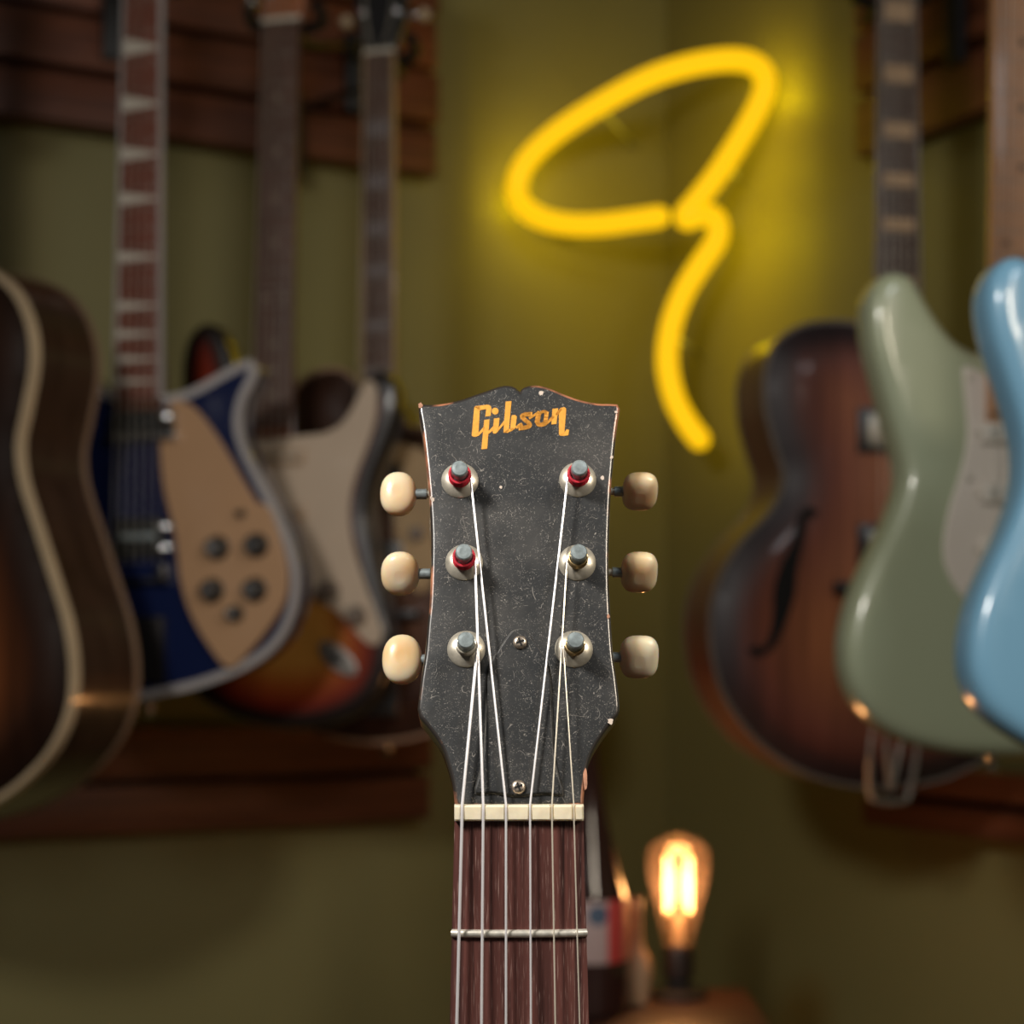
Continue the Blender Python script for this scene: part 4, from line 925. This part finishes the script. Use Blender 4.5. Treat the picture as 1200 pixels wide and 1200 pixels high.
for z in (zT, zT - 0.1, zT - 0.25, zB):
    a, b_ = XLc(z), XRc(z); ring = [(a, 0.006, z)]
    for k in range(13):
        u = -1 + 2 * k / 12; ring.append(((a + b_) / 2 + u * (b_ - a) / 2 * (1 if abs(u) < 1 else 1), 0.0010 * u * u + (0.0004 if abs(u) == 1 else 0), z))
    ring.append((b_, 0.006, z)); rings.append(ring)
MB().loft(rings).build('fingerboard', fbm, G, angle=30)
rings = []
for z in (nz1 + 0.004, nz0, zT - 0.05, zT - 0.3, zT - 0.345):
    a, b_ = XLc(z) + 0.0004, XRc(z) - 0.0004; m_ = (a + b_) / 2; hw = (b_ - a) / 2
    dd = 0.015 if z > zT - 0.1 else 0.019
    if z < zT - 0.32: dd = 0.06
    rings.append([(m_ - hw, 0.006, z)] + [(m_ - hw * math.cos(k * math.pi / 12), 0.0062 + dd * math.sin(k * math.pi / 12) ** 0.85, z) for k in range(13)] + [(m_ + hw, 0.006, z)])
MB().loft(rings).build('neck', wood('front_mahogany', (0.16, 0.05, 0.025), (0.26, 0.09, 0.045), (0.3, 1, 8), 30, 0.3, coat=0.5), G)
fm_ = mat('worn_fret', (0.80, 0.76, 0.66), 0.35, 0.6, vary=0.12, scale=600)
for k in range(1, 20):
    z = nz0 - SCL * (1 - 2 ** (-k / 12)); a, b_ = XLc(z), XRc(z)
    pts_ = []
    for j in range(13):
        u = -1 + 2 * j / 12; pts_.append(((a + b_) / 2 + u * (b_ - a) / 2, 0.0010 * u * u - 0.0003 + (0.0005 if abs(u) == 1 else 0), z))
    MB().tube(pts_, 0.0013, 10).build('fret', fm_, G)
for k in (3, 5, 7, 9, 12, 15):
    z = nz0 - SCL * (1 - 2 ** (-(k - 0.5) / 12))
    MB().lathe((mid, 0.0004, z), [(0.003, 0.001), (0.003, -0.0006)], seg=16).build('inlay', mat('pearl_dot', (0.6, 0.56, 0.5), 0.3), G)

# strings
SB = [535.3, 564.3, 593, 622.2, 650.8, 679.3]
seq = [('BL', 1, 0.00050), ('ML', 1, 0.00045), ('TL', 1, 0.00038), ('TR', -1, 0.00034), ('MR', -1, 0.00026), ('BR', -1, 0.00022)]
wound = mat('wound_nickel', (0.86, 0.84, 0.86), 0.38, 0.45); plain = mat('plain_steel', (0.90, 0.82, 0.68), 0.3, 0.5)
zbridge = nz0 - SCL
for k, (key, sd, r_) in enumerate(seq):
    x, z = POST[key]
    ph = H2G @ Vector((x + sd * 0.0036, -0.0050, z - 0.001))
    pn = Vector((strx[k], -0.0022 - r_ * 0.3, (nz0 + nz1) / 2)); pn2 = pn + Vector((0, 0.0003, 0.0026))
    xb_, zb_ = gl_(SB[k], 1200, -0.003)
    d = Vector((xb_, -0.0036, zb_)) - pn; e = pn + d * ((pn.z - zbridge) / (pn.z - zb_)); e.y = -0.007
    e.x = mid + (k - 2.5) * 0.0105
    q = Vector((xb_, -0.0030, zb_))
    MB().tube([ph, pn2, pn, q, e], r_, 8).build('string', wound if k < 4 else plain, G)

# body of the front guitar (below the frame)
zj = zT - 0.355
half = [(0.03, 0), (0.08, -0.002), (0.125, -0.03), (0.143, -0.08), (0.135, -0.13), (0.12, -0.175), (0.125, -0.22), (0.16, -0.28), (0.188, -0.34), (0.19, -0.40), (0.155, -0.455), (0.09, -0.485), (0.0, -0.495)]
BO = [(mid + x, zj + z) for x, z in half] + [(mid - x, zj + z) for x, z in half[-2::-1]]
BP = smooth_closed(BO, 4)
sb_f = sunburst('burst_acoustic', [(0, (0.02, 0.008, 0.005)), (0.4, (0.12, 0.035, 0.012)), (1, (0.50, 0.22, 0.06))], 0.12)
body_solid(BP, 0.105, 0.002, 0, step=0.02).xf(Matrix.Translation((0, 0.0075, 0))).build('soundboard', sb_f, G)
MB().prism(inset(ccw(BP), -0.0006), 0.0145, 0.108).build('sides', maho, G, angle=30)
binding_strip(BP, 0.003, 0.006, 0.007, 0.001).build('binding', cream, G)
MB().lathe((mid, 0.0072, zj - 0.145), [(0.050, 0.001), (0.050, -0.0002)], seg=40).build('sound_hole', MATS['hole_black'], G)
MB().box(mid - 0.075, mid + 0.075, -0.002, 0.0075, zbridge - 0.018, zbridge + 0.012, 0.003).build('bridge', rosew, G)
MB().box(mid - 0.035, mid + 0.035, -0.006, -0.001, zbridge - 0.0015, zbridge + 0.0015, 0.0005).build('saddle', bone, G)

# floor stand that carries the front guitar
zlow = gf.O.z + zj - 0.495
st = empty('guitar_stand', Matrix.Translation((gf.O.x, gf.O.y, 0)) @ Matrix.Rotation(rad(PSI), 4, 'Z'), 'black tubular floor stand carrying the front guitar', 'guitar stand')
cxs = mid
for s_ in (-1, 1):
    MB().tube(smooth_open([(cxs + s_ * 0.07, -0.02, zlow - 0.008), (cxs + s_ * 0.07, 0.0, zlow - 0.012), (cxs + s_ * 0.07, 0.13, zlow - 0.012), (cxs + s_ * 0.04, 0.18, zlow - 0.02), (cxs, 0.20, zlow - 0.02)], 4), 0.008, 8).build('cradle_arm', black_mt, st)
    MB().tube([(cxs, 0.20, zlow - 0.05), (cxs + s_ * 0.2, -0.02, 0.012)], 0.009, 8).build('leg', black_mt, st)
MB().tube([(cxs, 0.20, zlow - 0.05), (cxs, 0.42, 0.012)], 0.009, 8).build('leg', black_mt, st)
MB().tube([(cxs, 0.20, zlow - 0.06), (cxs, 0.20, zlow + 0.3)], 0.011, 8).build('post', black_mt, st)
